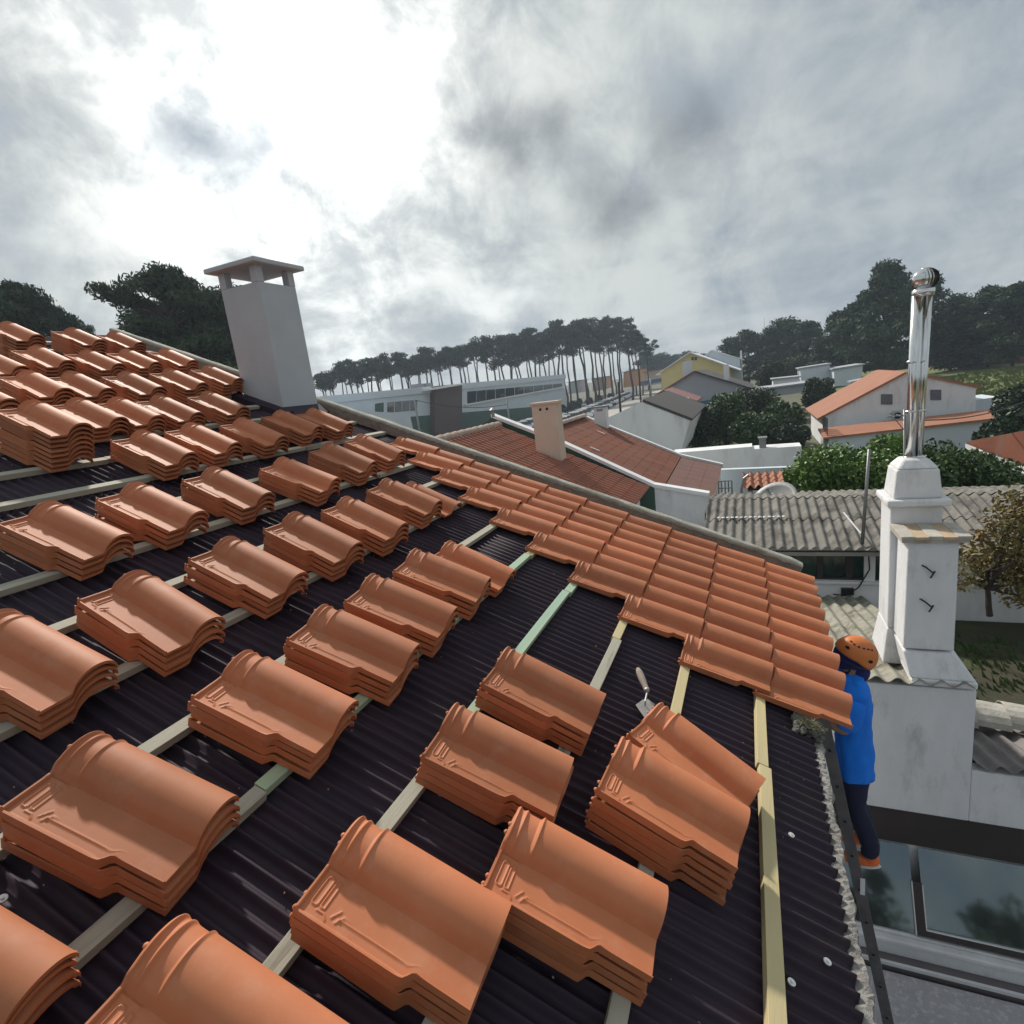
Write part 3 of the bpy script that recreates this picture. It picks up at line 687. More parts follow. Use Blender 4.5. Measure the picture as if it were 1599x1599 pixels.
    for s in (-1, 1):
        J = [((bx + s * .14, yb - .01, shz - .06), .095), ((bx + s * .19, yb + .01, shz - .17), .088), ((bx + s * .205, yb + .04, shz - .31), .078)]
        skin_body('sleeve', J, [(0, 1), (1, 2)], M_SHIRT, P, sub=2)
    J = [((bx, yb - .03, hipz - .02), (.14, .105)), ((bx, yb - .03, hipz - .10), (.14, .105))]; E = [(0, 1)]
    for s in (-1, 1):
        b = len(J); J += [((bx + s * .09, yb - .03, hipz - .22), .10), ((bx + s * .10, yb - .025, zf + .50), .080), ((bx + s * .10, yl - .065, zf + .24), .068), ((bx + s * .10, yl - .065, zf + .09), .064)]; E += [(1, b), (b, b + 1), (b + 1, b + 2), (b + 2, b + 3)]
    tr = skin_body('trousers', J, E, M_NAVY, P)
    dm = tr.modifiers.new('folds', 'DISPLACE'); dm.texture = tx; dm.strength = .03
    for s in (-1, 1):                            # shoes, balls of the feet on the rung
        cx = bx + s * .10
        m = MB(); m.ball((cx, yl - .0, zf + .055), .1, 16, 10, (.46, 1.35, .50)); m.ball((cx, yl - .075, zf + .085), .06, 12, 8, (.8, .9, .9)); sh_ = m.build('shoe', M_SHOE, P, smooth=True)
        m = MB(); m.ball((cx, yl - .0, zf + .022), .1, 16, 8, (.50, 1.42, .17)); m.build('sole', M_SOLE, sh_, smooth=True)
    # hood and helmet, head bent toward the roof
    hc = np.array([bx + .02, yb - .035, shz + .185])
    m = MB(); m.ball(hc + (0, .022, -.025), .1, 20, 14, (.90, 1.10, 1.16), jit=.015); m.ball(hc + (0, -.02, -.14), .1, 16, 10, (.78, .80, .75), jit=.02); m.build('hood', M_HOOD, P, smooth=True)
    tilt = Matrix.Translation(Vector(hc)) @ Matrix.Rotation(math.radians(24), 4, 'X') @ Matrix.Translation(-Vector(hc))
    m = MB(); V = []; F = []; nu, nv = 36, 14
    for j in range(nv + 1):
        for i in range(nu):
            ph = 2 * PI * i / nu; low = 1.50 + .42 * max(0, -math.sin(ph)) + .10 * abs(math.cos(ph)); t = low * j / nv
            rx, ry, rz = .115, .140, .135
            V.append(tuple(tilt @ Vector((hc[0] + rx * math.sin(t) * math.cos(ph), hc[1] - .008 + ry * math.sin(t) * math.sin(ph), hc[2] - .005 + rz * math.cos(t)))))
    for j in range(nv):
        for i in range(nu): F.append((j * nu + i, (j + 1) * nu + i, (j + 1) * nu + (i + 1) % nu, j * nu + (i + 1) % nu))
    m.add(V, F); he = m.build('helmet', M_HELMET, P, smooth=True, sol=.004)
    def onhelm(ph, t, k=1.006): return np.array(tilt @ Vector((hc[0] + .115 * k * math.sin(t) * math.cos(ph), hc[1] - .008 + .140 * k * math.sin(t) * math.sin(ph), hc[2] - .005 + .135 * k * math.cos(t))))
    def vent(ph, t, w, h):
        c_ = onhelm(ph, t, 1.0); e1 = onhelm(ph + .02, t) - onhelm(ph - .02, t); e2 = onhelm(ph, t + .02) - onhelm(ph, t - .02); e1 /= np.linalg.norm(e1); e2 /= np.linalg.norm(e2); nn = np.cross(e1, e2)
        if nn @ (c_ - hc) < 0: nn = -nn
        m = MB(); pts = [c_ - nn * .004 + e1 * w * math.cos(q) + e2 * h * math.sin(q) for q in np.linspace(0, 2 * PI, 10, endpoint=False)]; m.prism(pts, nn * .0062); m.build('vent', M_HOLE, he)
    for k in range(6): vent(math.pi * (1.05 + .0 * k), .35 + k * .15, .006, .009) if False else vent(math.pi - .9 + k * .30, .78 + .05 * math.sin(k), .009, .0055)
    vent(math.pi + .55, 1.35, .017, .012); vent(math.pi - .75, 1.15, .016, .010)
    m = MB()                                     # chin strap and strap along the helmet edge
    m.path([onhelm(math.pi + .2 * k, 1.85) for k in range(-5, 4)], .006, 6); m.path([onhelm(math.pi - .1, 1.8), hc + (-.09, .05, -.11), hc + (0, .08, -.15)], .006, 6); m.build('helmet_strap', M_BLACK, he)
worker()

# ------------------------------------------------------------------ helpers for roofs with profiled tiles
def wave_roof(O, U, Vv, wu, wv, period, amp, course=None, step=.018, per=8, name='roof', m=None, parent=None, kind='sine', th=.012):
    O, U, Vv = (np.array(q, float) for q in (O, U, Vv)); U /= np.linalg.norm(U); Vv /= np.linalg.norm(Vv); N_ = np.cross(U, Vv)
    if N_[2] < 0: N_ = -N_
    n = int(wu / period * per); rows = []
    vs = []
    if course:
        k = 0
        while k * course < wv: vs += [(k * course, step), (min(wv, (k + 1) * course - .001), 0.0)]; k += 1
    else: vs = [(wv * q / 6, 0) for q in range(7)]
    for v, dz in vs:
        r = []
        for i in range(n + 1):
            u = wu * i / n; c = math.cos(2 * PI * u / period)
            z = amp * (c if kind == 'sine' else (max(0, c) ** .7 * 2 - 1))
            r.append(O + U * u + Vv * v + N_ * (z + dz + .002 * math.sin(u * 7 + v * 5)))
        rows.append(r)
    b = MB(); b.grid(rows)
    return b.build(name, m, parent, smooth=False, sol=th)

# ------------------------------------------------------------------ neighbour: white shed with chimney (facade at X = 3)
SHED = thing('white_outbuilding', 'white rendered outbuilding with corrugated roof and tall twin-shaft chimney', 'outbuilding', (3.0, -1.2, GZ))
m = MB()
m.box((3.0, -1.50, -2.90), (3.14, .6, -1.465)); m.box((3.0, -7, -2.90), (3.14, -1.50, -2.32)); m.build('wall', M_RENDER, SHED, bevel=.012)
m = MB(); m.box((3.03, -7, -3.32), (3.14, .6, -2.903)); m.build('recess_shade_band', M_BROWN, SHED)  # flush dark band: its brown stands in for shade of the recess under the eave
m = MB(); m.box((3.06, -7, GZ), (3.2, .6, -3.323)); m.build('lower_wall', M_RENDERC, SHED)
sl = math.tan(math.radians(13.3))
wave_roof((2.95, .55, -1.385), (0, -1, 0), (1, 0, -sl), 2.02, 5.45, .177, .026, per=10, name='corrugated_roof', m=M_FIBRE2, parent=SHED, th=.008)
m = MB(); m.box((3.14, -1.5, -2.9), (8.2, -1.44, -1.47)); 
m = MB(); m.prism([(3.14, -1.50, GZ), (8.25, -1.50, GZ), (8.25, -1.50, -2.75), (3.14, -1.50, -1.50)], (0, .06, 0)); m.build('side_wall', M_RENDER, SHED)
wave_roof((2.96, -1.53, -2.235), (0, -1, 0), (1, 0, -math.tan(math.radians(17))), 5.0, 2.6, .177, .026, per=10, name='low_corrugated_roof', m=M_FIBRE3, parent=SHED, th=.008)
m = MB()                                          # pale ridge pieces lying over the low roof
for k in range(5):
    y = -1.56 - k * .30
    pts = [np.array([4.3 + .22 * math.cos(q), y, -2.48 + .0 + .17 * math.sin(q)]) for q in np.linspace(0.0, PI, 9)]
    for A_, B_ in zip(pts[:-1], pts[1:]): m.add([A_, B_, B_ + (-.04, -.31, -.02), A_ + (-.04, -.31, -.02)], [(0, 1, 2, 3)])
m.build('ridge_pieces', M_LRIDGE, SHED, sol=.01)
# its chimney
def shed_chimney():
    lo = lambda x0, y0, z0, x1, y1, z1, mb, b=0: mb.box((min(x0, x1), min(y0, y1), min(z0, z1)), (max(x0, x1), max(y0, y1), max(z0, z1)))
    m = MB()
    def frust(mb, z0, r0, z1, r1):               # r = (x0,x1,y0,y1)
        V = [(r[i], r[j], z) for z, r in ((z0, r0), (z1, r1)) for i, j in ((0, 2), (1, 2), (1, 3), (0, 3))]
        mb.add(V, [(3, 2, 1, 0), (4, 5, 6, 7), (0, 1, 5, 4), (1, 2, 6, 5), (2, 3, 7, 6), (3, 0, 4, 7)])
    F0 = (3.10, 3.52, -1.34, -.93)                # front, lower shaft
    R0 = (3.52, 3.98, -1.32, -.88)                # rear, taller shaft
    frust(m, -1.44, (2.97, 4.0, -1.50, -.98), -1.37, (2.97, 4.0, -1.50, -.98))
    frust(m, -1.37, (2.98, 3.6, -1.49, -.97), -1.14, (F0[0], 3.6, F0[2], F0[3]))
    frust(m, -1.5, (3.5, 4.1, -1.40, -.84), -1.10, (3.521, R0[1], R0[2], R0[3]))
    frust(m, -1.12, F0, -.02, (3.08, 3.52, -1.33, -.94)); frust(m, -1.10, (3.521, R0[1], R0[2], R0[3]), .22, (3.521, 3.97, -1.31, -.88))
    ch = m.build('chimney', M_RENDER, SHED, bevel=.018)
    m = MB(); frust(m, .22, (3.46, 4.03, -1.37, -.84), .29, (3.46, 4.03, -1.37, -.84)); frust(m, .29, (3.52, 3.97, -1.31, -.90), .58, (3.55, 3.94, -1.28, -.93)); frust(m, .58, (3.55, 3.94, -1.28, -.93), .67, (3.63, 3.87, -1.21, -1.00)); m.build('stepped_cap', M_RENDER, ch, bevel=.02)
    m = MB(); y = -1.41
    for k in range(5):
        m.mi = k % 2; m.box((3.03 + random.uniform(-.01, .01), y, -.02 + .03), (3.515, y + .108, .045 + random.uniform(-.006, .006))); y += .107
    m.mi = 0; m.box((3.04, -1.39, -.02), (3.515, -.88, .01)); m.build('brick_capping', [M_LRIDGE, mat('ochre_brick', (.48, .36, .24), .9, (.36, .27, .19), 8.0)], ch, bevel=.004)
    for z in (-.28, -.62):                        # two rusty hooks
        m = MB(); m.path([(3.095, -1.05, z + .03), (3.05, -1.08, z + .02), (3.045, -1.13, z - .03), (3.06, -1.15, z - .02), (3.07, -1.12, z - .09)], .008, 6); m.build('wall_hook', M_BROWN, ch)
    fl = MB()
    cx, cy = 3.75, -1.11
    m = MB(); m.tube((cx - .0, cy + .030, .60), (cx, cy + .010, 2.22), .047, .054, 24); m.tube((cx + .02, cy - .042, .60), (cx + .02, cy - .070, 2.22), .034, .039, 20)
    f_ = m.build('steel_flue', M_STEEL, ch, smooth=True)
    for z in (.66, 1.12, 1.60): 
        m = MB(); m.tube((cx, cy + .032, z), (cx, cy + .032, z + .022), .054, n=24); m.tube((cx + .02, cy - .044, z), (cx + .02, cy - .044, z + .022), .042, n=20); m.build('clamp_band', M_STEEL, f_, smooth=True)
    m = MB(); m.tube((cx, cy - .03, 2.205), (cx, cy - .03, 2.27), .088, .092, 28); m.build('collar', M_STEEL, f_, smooth=True)
    m = MB(); nV = 22
    c = np.array([cx, cy - .045, 2.36])
    for k in range(nV):                           # spinning ball cowl: overlapping curved vanes
        a = 2 * PI * k / nV; V = []
        for j in range(9):
            t = .25 + (PI - .5) * j / 8; tw = .35 * math.sin(t)
            for q, rr_ in ((0, .108), (.34, .097)):
                V.append(c + np.array([rr_ * math.sin(t) * math.cos(a + tw + q), rr_ * math.sin(t) * math.sin(a + tw + q), .098 * math.cos(t)]))
        m.add(V, [(2 * j, 2 * j + 1, 2 * j + 3, 2 * j + 2) for j in range(8)])
    m.ball(c + (0, 0, .090), .04, 14, 6, (1, 1, .3)); m.build('turbine_cowl', M_STEEL, f_, smooth=True)
shed_chimney()
# glazed lean-to below the facade
def glazing():
    t = thing('glazed_lean_to', 'sloping glazed lean-to with white frames reflecting trees and sky', 'glazing', (2.8, -1.5, GZ))
    top = np.array([3.03, 0, -3.34]); bot = np.array([2.63, 0, -4.03]); d = bot - top; nrm = np.array([d[2], 0, -d[0]]); nrm /= np.linalg.norm(nrm); nrm = nrm if nrm[0] < 0 else -nrm
    def q(y, f, o=0): return top + d * f + np.array([0, y, 0]) + nrm * o
    for y0, y1 in ((.5, -1.02), (-1.10, -3.0), (-3.1, -6.5)):
        m = MB(); m.prism([q(y0, 0), q(y1, 0), q(y1, 1), q(y0, 1)], -nrm * .01); m.build('glass_pane', M_MIRROR, t)
    m = MB(); m.prism([q(-1.02, .40, .0), q(-1.10, .40, .0), q(-1.10, 1.0, .0), q(-1.02, 1.0, .0)], nrm * .03); m.prism([q(-1.10, .93), q(-6.5, .93), q(-6.5, 1.0), q(-1.10, 1.0)], nrm * .028); m.build('dark_mullion', M_BROWN, t)
    m = MB(); m.prism([q(-1.012, .40), q(-1.02, .40), q(-1.02, 1.0), q(-1.012, 1.0)], nrm * .034); m.prism([q(-1.10, .42), q(-1.110, .42), q(-1.110, .93), q(-1.10, .93)], nrm * .034); m.prism([q(-1.10, .915), q(-6.5, .915), q(-6.5, .93), q(-1.10, .93)], nrm * .034); m.build('white_trim', M_WFRAME, t)
    m = MB(); m.box((2.52, -6.5, -4.12), (2.60, .5, -4.06)); m.box((2.60, -6.5, -4.10), (2.66, .5, -4.045)); m.build('white_gutter', M_WFRAME, t, bevel=.015)
    m = MB(); m.box((2.56, -6.5, -4.62), (2.72, .5, -4.125)); m.build('base_wall', M_RENDER, t)
    m = MB(); m.box((2.47, -6.5, -4.62), (2.555, .5, -4.27)); m.build('step', mat('grey_step', (.16, .14, .15), .9), t); m = MB(); m.box((2.44, -6.5, -4.30), (2.468, .5, -4.265)); m.build('step_edge', M_WFRAME, t)
glazing()
m = MB(); m.box((-6, -9, GZ + .004), (2.43, .1, -4.36)); struct(m, 'terrace', M_TERRACE)

# ------------------------------------------------------------------ long outbuilding with green windows (facade at X = 8.3)
def long_building():
    X0 = 8.3; t = thing('long_outbuilding', 'long white outbuilding with grey corrugated roof and green-tinted windows', 'outbuilding', (X0, -2, GZ))
    yl, yr_ = .9, -8.5
    e = at(1300, 848, 'X', X0 - .35); r1 = at(1110, 779, 'X', X0 + 2.1)
    zE, zR = -1.60, -1.20
    wave_roof((X0 - .35, 1.32, zE), (0, -1, -.012), (2.45, 0, zR - zE), 10.2, math.hypot(2.45, zR - zE), .177, .033, course=1.32, step=.014, per=10, name='corrugated_roof', m=M_FIBRE, parent=t, th=.008)
    wave_roof((X0 + 4.6, 1.32, zE), (0, -1, -.012), (-2.45, 0, zR - zE), 10.2, math.hypot(2.45, zR - zE), .177, .026, per=6, name='rear_corrugated_roof', m=M_FIBRE, parent=t, th=.008)
    m = MB(); m.prism([(X0, 1.1, GZ), (X0, 1.1, zE + .02), (X0 + 2.1, 1.1, zR - .10), (X0 + 4.3, 1.1, zE - .05), (X0 + 4.3, 1.1, GZ)], (0, -.12, 0))
    ys = [1.1, .4, -.55, -1.45, -1.62, -2.5, -3.2, -4.2, -4.5, -5.6, -8.5]
    m.box((X0, -8.5, GZ), (X0 + .14, 1.0, -2.34)); m.box((X0, -8.5, -1.76), (X0 + .14, 1.0, zE - .02))
    for a, b in ((1.1, .9), (-1.45, -1.62), (-2.55, -3.1), (-4.15, -4.5), (-5.6, -8.5)): m.box((X0, b, -2.34), (X0 + .14, a, -1.76))
    m.build('wall', M_RENDERC, t)
    for k, (a, b) in enumerate(((.9, -1.45), (-1.62, -2.55), (-3.1, -4.15), (-4.5, -5.6))):
        m = MB(); m.box((X0 + .07, b, -2.34), (X0 + .08, a, -1.76)); w = m.build('window', M_GREENGLASS, t)
        m = MB(); y = a - .02
        for q in range(5 if k == 0 else 2):
            yy = a - (a - b) * (q + .5) / (5 if k == 0 else 2); m.box((X0 + .03, yy - .05, -2.335), (X0 + .069, yy + .05, -1.77))
        m.box((X0 + .02, b, -2.34), (X0 + .069, a, -2.30)); m.build('window_frame', M_BROWN, w)
    m = MB(); m.box((X0 - .06, -8.5, -2.39), (X0 + .02, 1.0, -2.345)); m.build('window_sill', M_RENDERC, t)
    m = MB(); m.box((X0 - .30, -8.6, zE - .17), (X0 - .22, 1.1, zE - .10)); m.build('gutter', M_METAL, t)
    m = MB()                                       # white sealant dabs along a sheet joint
    for k in range(15):
        y = 1.05 - k * .177 / 2 * 1.0; p = np.array([X0 - .35 + 1.30, y, zE + (zR - zE) * .53 + .05]); m.ball(p, .035, 8, 5, (1.4, 1, .5), jit=.2)
    m.build('sealant_dabs', M_WFRAME, t)
    m = MB(); m.path([(X0 - .05, -1.5, -1.75), (X0 - .06, -1.52, -2.1), (X0 - .07, -1.35, -2.45), (X0 - .06, -1.15, -2.62), (X0 - .05, -.95, -2.6)], .012, 6)
    m.box((X0 - .08, -1.28, -2.60), (X0 - .0, -1.08, -2.48)); m.build('meter_cable', M_BLACK, t)
    m = MB(); p0 = at(1318, 805, 'X', X0 + .5); m.tube(p0 + (0, 0, .05), at(1345, 838, 'X', X0 - .2) + (0, 0, .05), .015, n=6); m.build('loose_conduit', M_WFRAME, t)
long_building()
# thin pole with stay wire rising from the long roof, and the pole with TV antenna
def pole(name, label, cat, p0, p1, r, m_):
    t = thing(name, label, cat, p0); m = MB(); m.tube(p0, p1, r, r * .8, 10); m.build('mast', m_, t, smooth=True); return t
b0 = at(1347, 850, 'X', 8.1); t0 = at(1358, 702, 'X', 8.1)
pole('mast_pole', 'thin bare grey metal pole rising in front of the corrugated roof', 'pole', b0, t0, .03, M_METAL)
b0 = at(1418, 740, 'X', 13.5); t0 = at(1413, 640, 'X', 13.5)
an = pole('antenna_mast', 'grey mast with a small television antenna beside the steel flue', 'antenna', b0 - (0, 0, 2.2), t0, .035, M_METAL)
m = MB(); c = t0 - (0, 0, .15)
m.tube(c + (0, -.45, .05), c + (0, .35, .0), .018, n=6)
for k in range(6): m.tube(c + (-.22, -.4 + .13 * k, .05 - .008 * k), c + (.22, -.4 + .13 * k, .05 - .008 * k), .010, n=5)
m.tube(c + (0, 0, -.35), c + (0, .3, .1), .012, n=5); m.build('antenna_head', M_METAL, an)
m = MB(); a_ = at(1418, 690, 'X', 13.5); pts = [at(1599, 628, 'X', 22) * (k / 12) + (c - (0, 0, .1)) * (1 - k / 12) - np.array([0, 0, .8 * (k / 12) * (1 - k / 12)]) for k in range(13)]
m.path(pts, .018, 5); tag(m.build('overhead_cable', M_BLACK), 'black overhead cable crossing from the antenna mast to the right', 'cable')

# garden plot at the right behind the chimney
m = MB(); m.box((4.9, -9.5, GZ), (8.25, -1.55, -3.02)); struct(m, 'garden_bed', M_SOIL)
m = MB(); m.box((4.6, -8.5, -2.99), (4.68, -1.9, -2.90)); m.box((4.75, -8.5, -3.0), (4.82, -1.9, -2.93)); tag(m.build('timber_planks', M_WOODW), 'weathered grey planks lying along the edge of the garden soil', 'planks')

# ------------------------------------------------------------------ foliage
def leaf_cloud(m, c, rad, n, size, asp=1.0, seed=0, hollow=.35, droop=0.0):
    r = np.random.default_rng(seed); d = r.normal(size=(n, 3)); d /= np.linalg.norm(d, axis=1)[:, None]
    k = (hollow + (1 - hollow) * r.random(n)) ** .6
    P = np.array(c) + d * k[:, None] * np.array(rad)
    u = r.normal(size=(n, 3)); u /= np.linalg.norm(u, axis=1)[:, None]; v = np.cross(u, r.normal(size=(n, 3))); v /= np.linalg.norm(v, axis=1)[:, None]
    s = size * (.6 + .8 * r.random(n))[:, None]
    A = P - u * s * .5 * asp; B = P + v * s * .32; Cc = P + u * s * .5 * asp; D = P - v * s * .32
    b = len(m.V); V = np.stack([A, B, Cc, D], 1).reshape(-1, 3)
    m.V += [tuple(x) for x in V.tolist()]; m.F += [(b + 4 * i, b + 4 * i + 1, b + 4 * i + 2, b + 4 * i + 3) for i in range(n)]; m.I += [0] * n
def limb(m, p, q, r0, r1, bend=.1, n=6, seg=4, seed=0):
    r = random.Random(seed); p = np.array(p, float); q = np.array(q, float); L_ = np.linalg.norm(q - p); pts = [p]
    for k in range(1, seg): pts.append(p + (q - p) * k / seg + np.array([r.uniform(-1, 1), r.uniform(-1, 1), r.uniform(-.3, .6)]) * L_ * bend * .5)
    pts.append(q)
    for k in range(seg): m.tube(pts[k], pts[k + 1], r0 + (r1 - r0) * k / seg, r0 + (r1 - r0) * (k + 1) / seg, n, caps=False)
def pine_proto(H, cw, crown, nc, seed, leafn=90, size=.5, lean=0.0, flat=.42, name='pine_tree', mleaf=None, cl=(1.0, 1.9), plates=None, spike=0.0):
    """pine of height H: crown occupies the top `crown` fraction, cw = half width; or explicit foliage plates (height fraction, x, y, radius)"""
    r = random.Random(seed); t = bpy.data.objects.new(name, None); C.objects.link(t)
    tr = MB(); top = np.array([lean, 0, H * .93]); limb(tr, (0, 0, -.3), top, H * .014 + .03, H * .006, .03, 7, 6, seed)
    lf = MB(); cs = []
    if plates:
        for f, px_, py_, pr_, nn in plates:
            for _ in range(nn):
                a = r.uniform(0, 2 * PI); q = pr_ * math.sqrt(r.random()); cs.append((np.array([lean * f + px_ + q * math.cos(a), py_ + q * math.sin(a), H * f + r.uniform(-.25, .3) - .12 * q]), r.uniform(*cl)))
    else:
        for k in range(nc):
            f = (k + .5) / nc; z = H * (1 - crown) + H * crown * (f ** .8) * .95
            env = math.sin(PI * min(1, .18 + .82 * f)) ** .6 if crown < .6 else (1.08 - .78 * f)
            a = r.uniform(0, 2 * PI); rad = cw * env * math.sqrt(r.uniform(.04, 1.0)) * (1 + r.uniform(-spike, spike))
            cs.append((np.array([lean * z / H + rad * math.cos(a), rad * math.sin(a), z + r.uniform(-.4, .4)]), r.uniform(*cl) * cw / 3.0))
    for k, (c, s) in enumerate(cs):
        leaf_cloud(lf, c, (s * 1.15, s * 1.15, s * flat * 1.3), leafn, size, 1.9, seed * 977 + k, .05)
        zb = max(H * .3, min(c[2] - .4, c[2] * .95 - math.hypot(c[0], c[1]) * .35)); limb(tr, (lean * zb / H, 0, zb), c, H * .005, .03, .18, 5, 3, seed * 31 + k)
    for nm, mb, mm in (('trunk', tr, M_BARK), ('crown', lf, mleaf or M_PINE)):
        me = meshdata(nm, mb.V, mb.F, mm); o = bpy.data.objects.new(nm, me); C.objects.link(o); o.parent = t
    return t
PROTOS = {}
def place_tree(key, make, xpx, ytop, k, Href, label, group, cat='tree', rz=None, wf=1.0, base=GZ):
    P = dep(xpx, ytop, k); H = P[2] - base
    first = key not in PROTOS
    if first: PROTOS[key] = make()
    o = PROTOS[key] if first else copy_tree(PROTOS[key])
    o.location = (P[0], P[1], base); s = H / Href; o.scale = (s * wf, s * wf, s); o.rotation_euler = (0, 0, random.uniform(0, 6.28) if rz is None else rz)
    return tag(o, label, cat, group)
# the long row of tall pines behind the school
NUM = ORD + ['eleventh', 'twelfth', 'thirteenth', 'fourteenth', 'fifteenth', 'sixteenth', 'seventeenth', 'eighteenth', 'nineteenth', 'twentieth'] + ['twenty-' + q for q in ORD[:9]] + ['thirtieth'] + ['thirty-' + q for q in ORD[:9]] + ['fortieth'] + ['forty-' + q for q in ORD[:9]]
prof = [(495, 574), (525, 568), (560, 563), (600, 556), (640, 549), (690, 541), (720, 538), (765, 522), (815, 515), (850, 508), (880, 502), (905, 498), (960, 496), (985, 502), (1003, 520)]
def ytop_at(x): return float(np.interp(x, [p[0] for p in prof], [p[1] for p in prof]))
xs_ = []; x = 497
while x < 1008: xs_.append(x); x += 14.5 if x > 860 else 13.5
def mk(i): return lambda: pine_proto(20, (2.7, 3.2, 2.9, 3.3, 3.8, 3.5)[i], (.20, .24, .17, .34, .28, .38)[i], (12, 14, 11, 18, 15, 17)[i], 50 + i, 120, .36, lean=(-.6, .5, 1.0, -.9)[i % 4], mleaf=M_PINE2, cl=((1.0, 1.6) if i < 3 else (.7, 1.25)), spike=.35)
for i, x in enumerate(xs_):
    kk = 112 + (x - 495) * .085; ty = ytop_at(x) + random.uniform(-3, 12)
    ordw = NUM[i]
    lab = '%s tall umbrella pine in the front line behind the school, from left' % ordw
    pi = i % 3 if x < 760 else 3 + i % 3
    place_tree('pn%d' % pi, mk(pi), x + random.uniform(-4, 4), ty, kk, 20, lab, 'pines behind the school', wf=random.uniform(.85, 1.15))
for i, x in enumerate(range(503, 1000, 15)):
    pi = (i + 1) % 3 if x < 760 else 3 + (i + 1) % 3
    place_tree('pn%d' % pi, mk(pi), x + random.uniform(-5, 5), ytop_at(x) + random.uniform(6, 16), 150 + (x - 495) * .07, 20, '%s pine in the rear line behind the school, from left' % NUM[i], 'pines in the rear line behind the school', wf=random.uniform(.8, 1.0))
# dense pines and cypress-like trees to the right
def mkd(i, w=5.0): return lambda: pine_proto(18, w, .84, 54, 80 + i, 210, .40, lean=.4 * (i % 2), flat=.60, mleaf=M_PINE, cl=(.62, 1.1), name='dense_pine_tree', spike=.35)
RP = [(1385, 405, 84, 'the tallest dark pine, left of the steel flue'), (1445, 428, 90, 'tall dark pine seen directly behind the steel flue'), (1338, 472, 92, 'dark pine just left of the tallest one'),
      (1312, 488, 96, 'dark bushy pine third to the left of the tallest one'), (1262, 500, 112, 'rounded dark pine near the thin radio mast'), (1232, 497, 118, 'pointed dark pine right of the thin radio mast'),
      (1205, 512, 120, 'low dark pine just right of the yellow house'), (1168, 516, 125, 'dark pine behind the white gable beside the yellow house'), (1140, 526, 130, 'small dark pine behind the yellow house roof'),
      (1490, 462, 92, 'dark pine right of the flue, above the meadow'), (1520, 470, 88, 'lower dark pine above the brick stacks'), (1552, 448, 84, 'broad dark pine near the right edge'), (1590, 440, 80, 'dark pine cut by the right edge of the view'), (1290, 530, 100, 'low dark bushy pine behind the flat white sheds')]
for i, (x, y, k, lb) in enumerate(RP):
    place_tree('dn%d' % (i % 4), mkd(i % 4), x, y, k, 18, lb, 'dark pines on the right', wf=(1.0 if y < 440 else 1.25))
for i, x in enumerate((1010, 1032, 1052, 1075, 1098, 1122)):
    place_tree('dn%d' % (i % 4), None, x, 549 + (i % 3) * 3, 240, 18, '%s low rounded tree along the distant ridge behind the yellow house' % ORD[i], 'distant trees behind the yellow house', wf=1.7)
# big pines over the left ridge
place_tree('bp0', lambda: pine_proto(16, 4.6, .45, 60, 201, 230, .17, lean=-.4, flat=.42, mleaf=M_PINE, cl=(.5, .95), plates=[(.98, 0, 0, .9, 7), (.945, .3, 0, 2.0, 14), (.90, -1.4, .3, 1.5, 8), (.93, 2.9, .2, .7, 4), (.90, 2.0, 0, 1.0, 5), (.80, .8, 0, 2.2, 10), (.73, 0, 0, 3.0, 18), (.64, 0, 0, 3.4, 18)]), 236, 418, 31, 16, 'large spreading pine left of the pale chimney, behind the roof ridge', 'pines over the roof ridge', rz=2.4, wf=.86)
place_tree('bp1', lambda: pine_proto(16, 3.6, .62, 95, 202, 300, .17, lean=.3, flat=.62, mleaf=M_PINE, cl=(.55, .95), spike=.3), 322, 442, 33, 16, 'dark pine partly hidden by the pale chimney on the roof', 'pines over the roof ridge', rz=.5)
place_tree('bp1', None, 262, 470, 35, 16, 'lower dark pine filling below the spreading pine', 'pines over the roof ridge', rz=2.0, wf=1.2)
place_tree('bp0', None, 22, 446, 30, 16, 'dark pine at the left edge above the tile stacks', 'pines over the roof ridge', rz=1.0, wf=.75)
place_tree('bp1', None, -20, 452, 32, 16, 'dark pine cut off by the left edge of the view', 'pines over the roof ridge', rz=4)
place_tree('bp0', None, 66, 478, 34, 16, 'small dark pine second from the left edge above the ridge', 'pines over the roof ridge', rz=3.3, wf=.7)
place_tree('bp0', None, 112, 494, 40, 16, 'small isolated pine top showing over the ridge', 'pines over the roof ridge', rz=5.1, wf=.35)
# bushes
def bush(name, label, cat, c, rad, n, size, m_, seed, clumps=14, group=None, trunk=True):
    t = thing(name, label, cat, (c[0], c[1], c[2] - rad[2]), group); lf = MB(); r = random.Random(seed); tr = MB()
    for k in range(clumps):
        a = r.uniform(0, 2 * PI); f = r.uniform(.2, .78); z = r.uniform(-.75, .72); fx = math.sqrt(max(.05, 1 - z * z))
        p = (c[0] + rad[0] * f * fx * math.cos(a), c[1] + rad[1] * f * fx * math.sin(a), c[2] + rad[2] * z)
        q = min(rad[0], rad[1], rad[2] * 1.3) * r.uniform(.32, .52); leaf_cloud(lf, p, (q, q, q * .85), n // clumps, size, 1.3, seed * 131 + k, .45)
        if trunk: limb(tr, (c[0], c[1], c[2] - rad[2]), p, .05, .015, .12, 5, 3, seed + k)
    leaf_cloud(lf, c, (rad[0] * .8, rad[1] * .8, rad[2] * .8), n // 3, size, 1.3, seed, .2)
    lf.build('foliage', m_, t)
    if trunk: tr.build('stems', M_BARK, t)
    return t
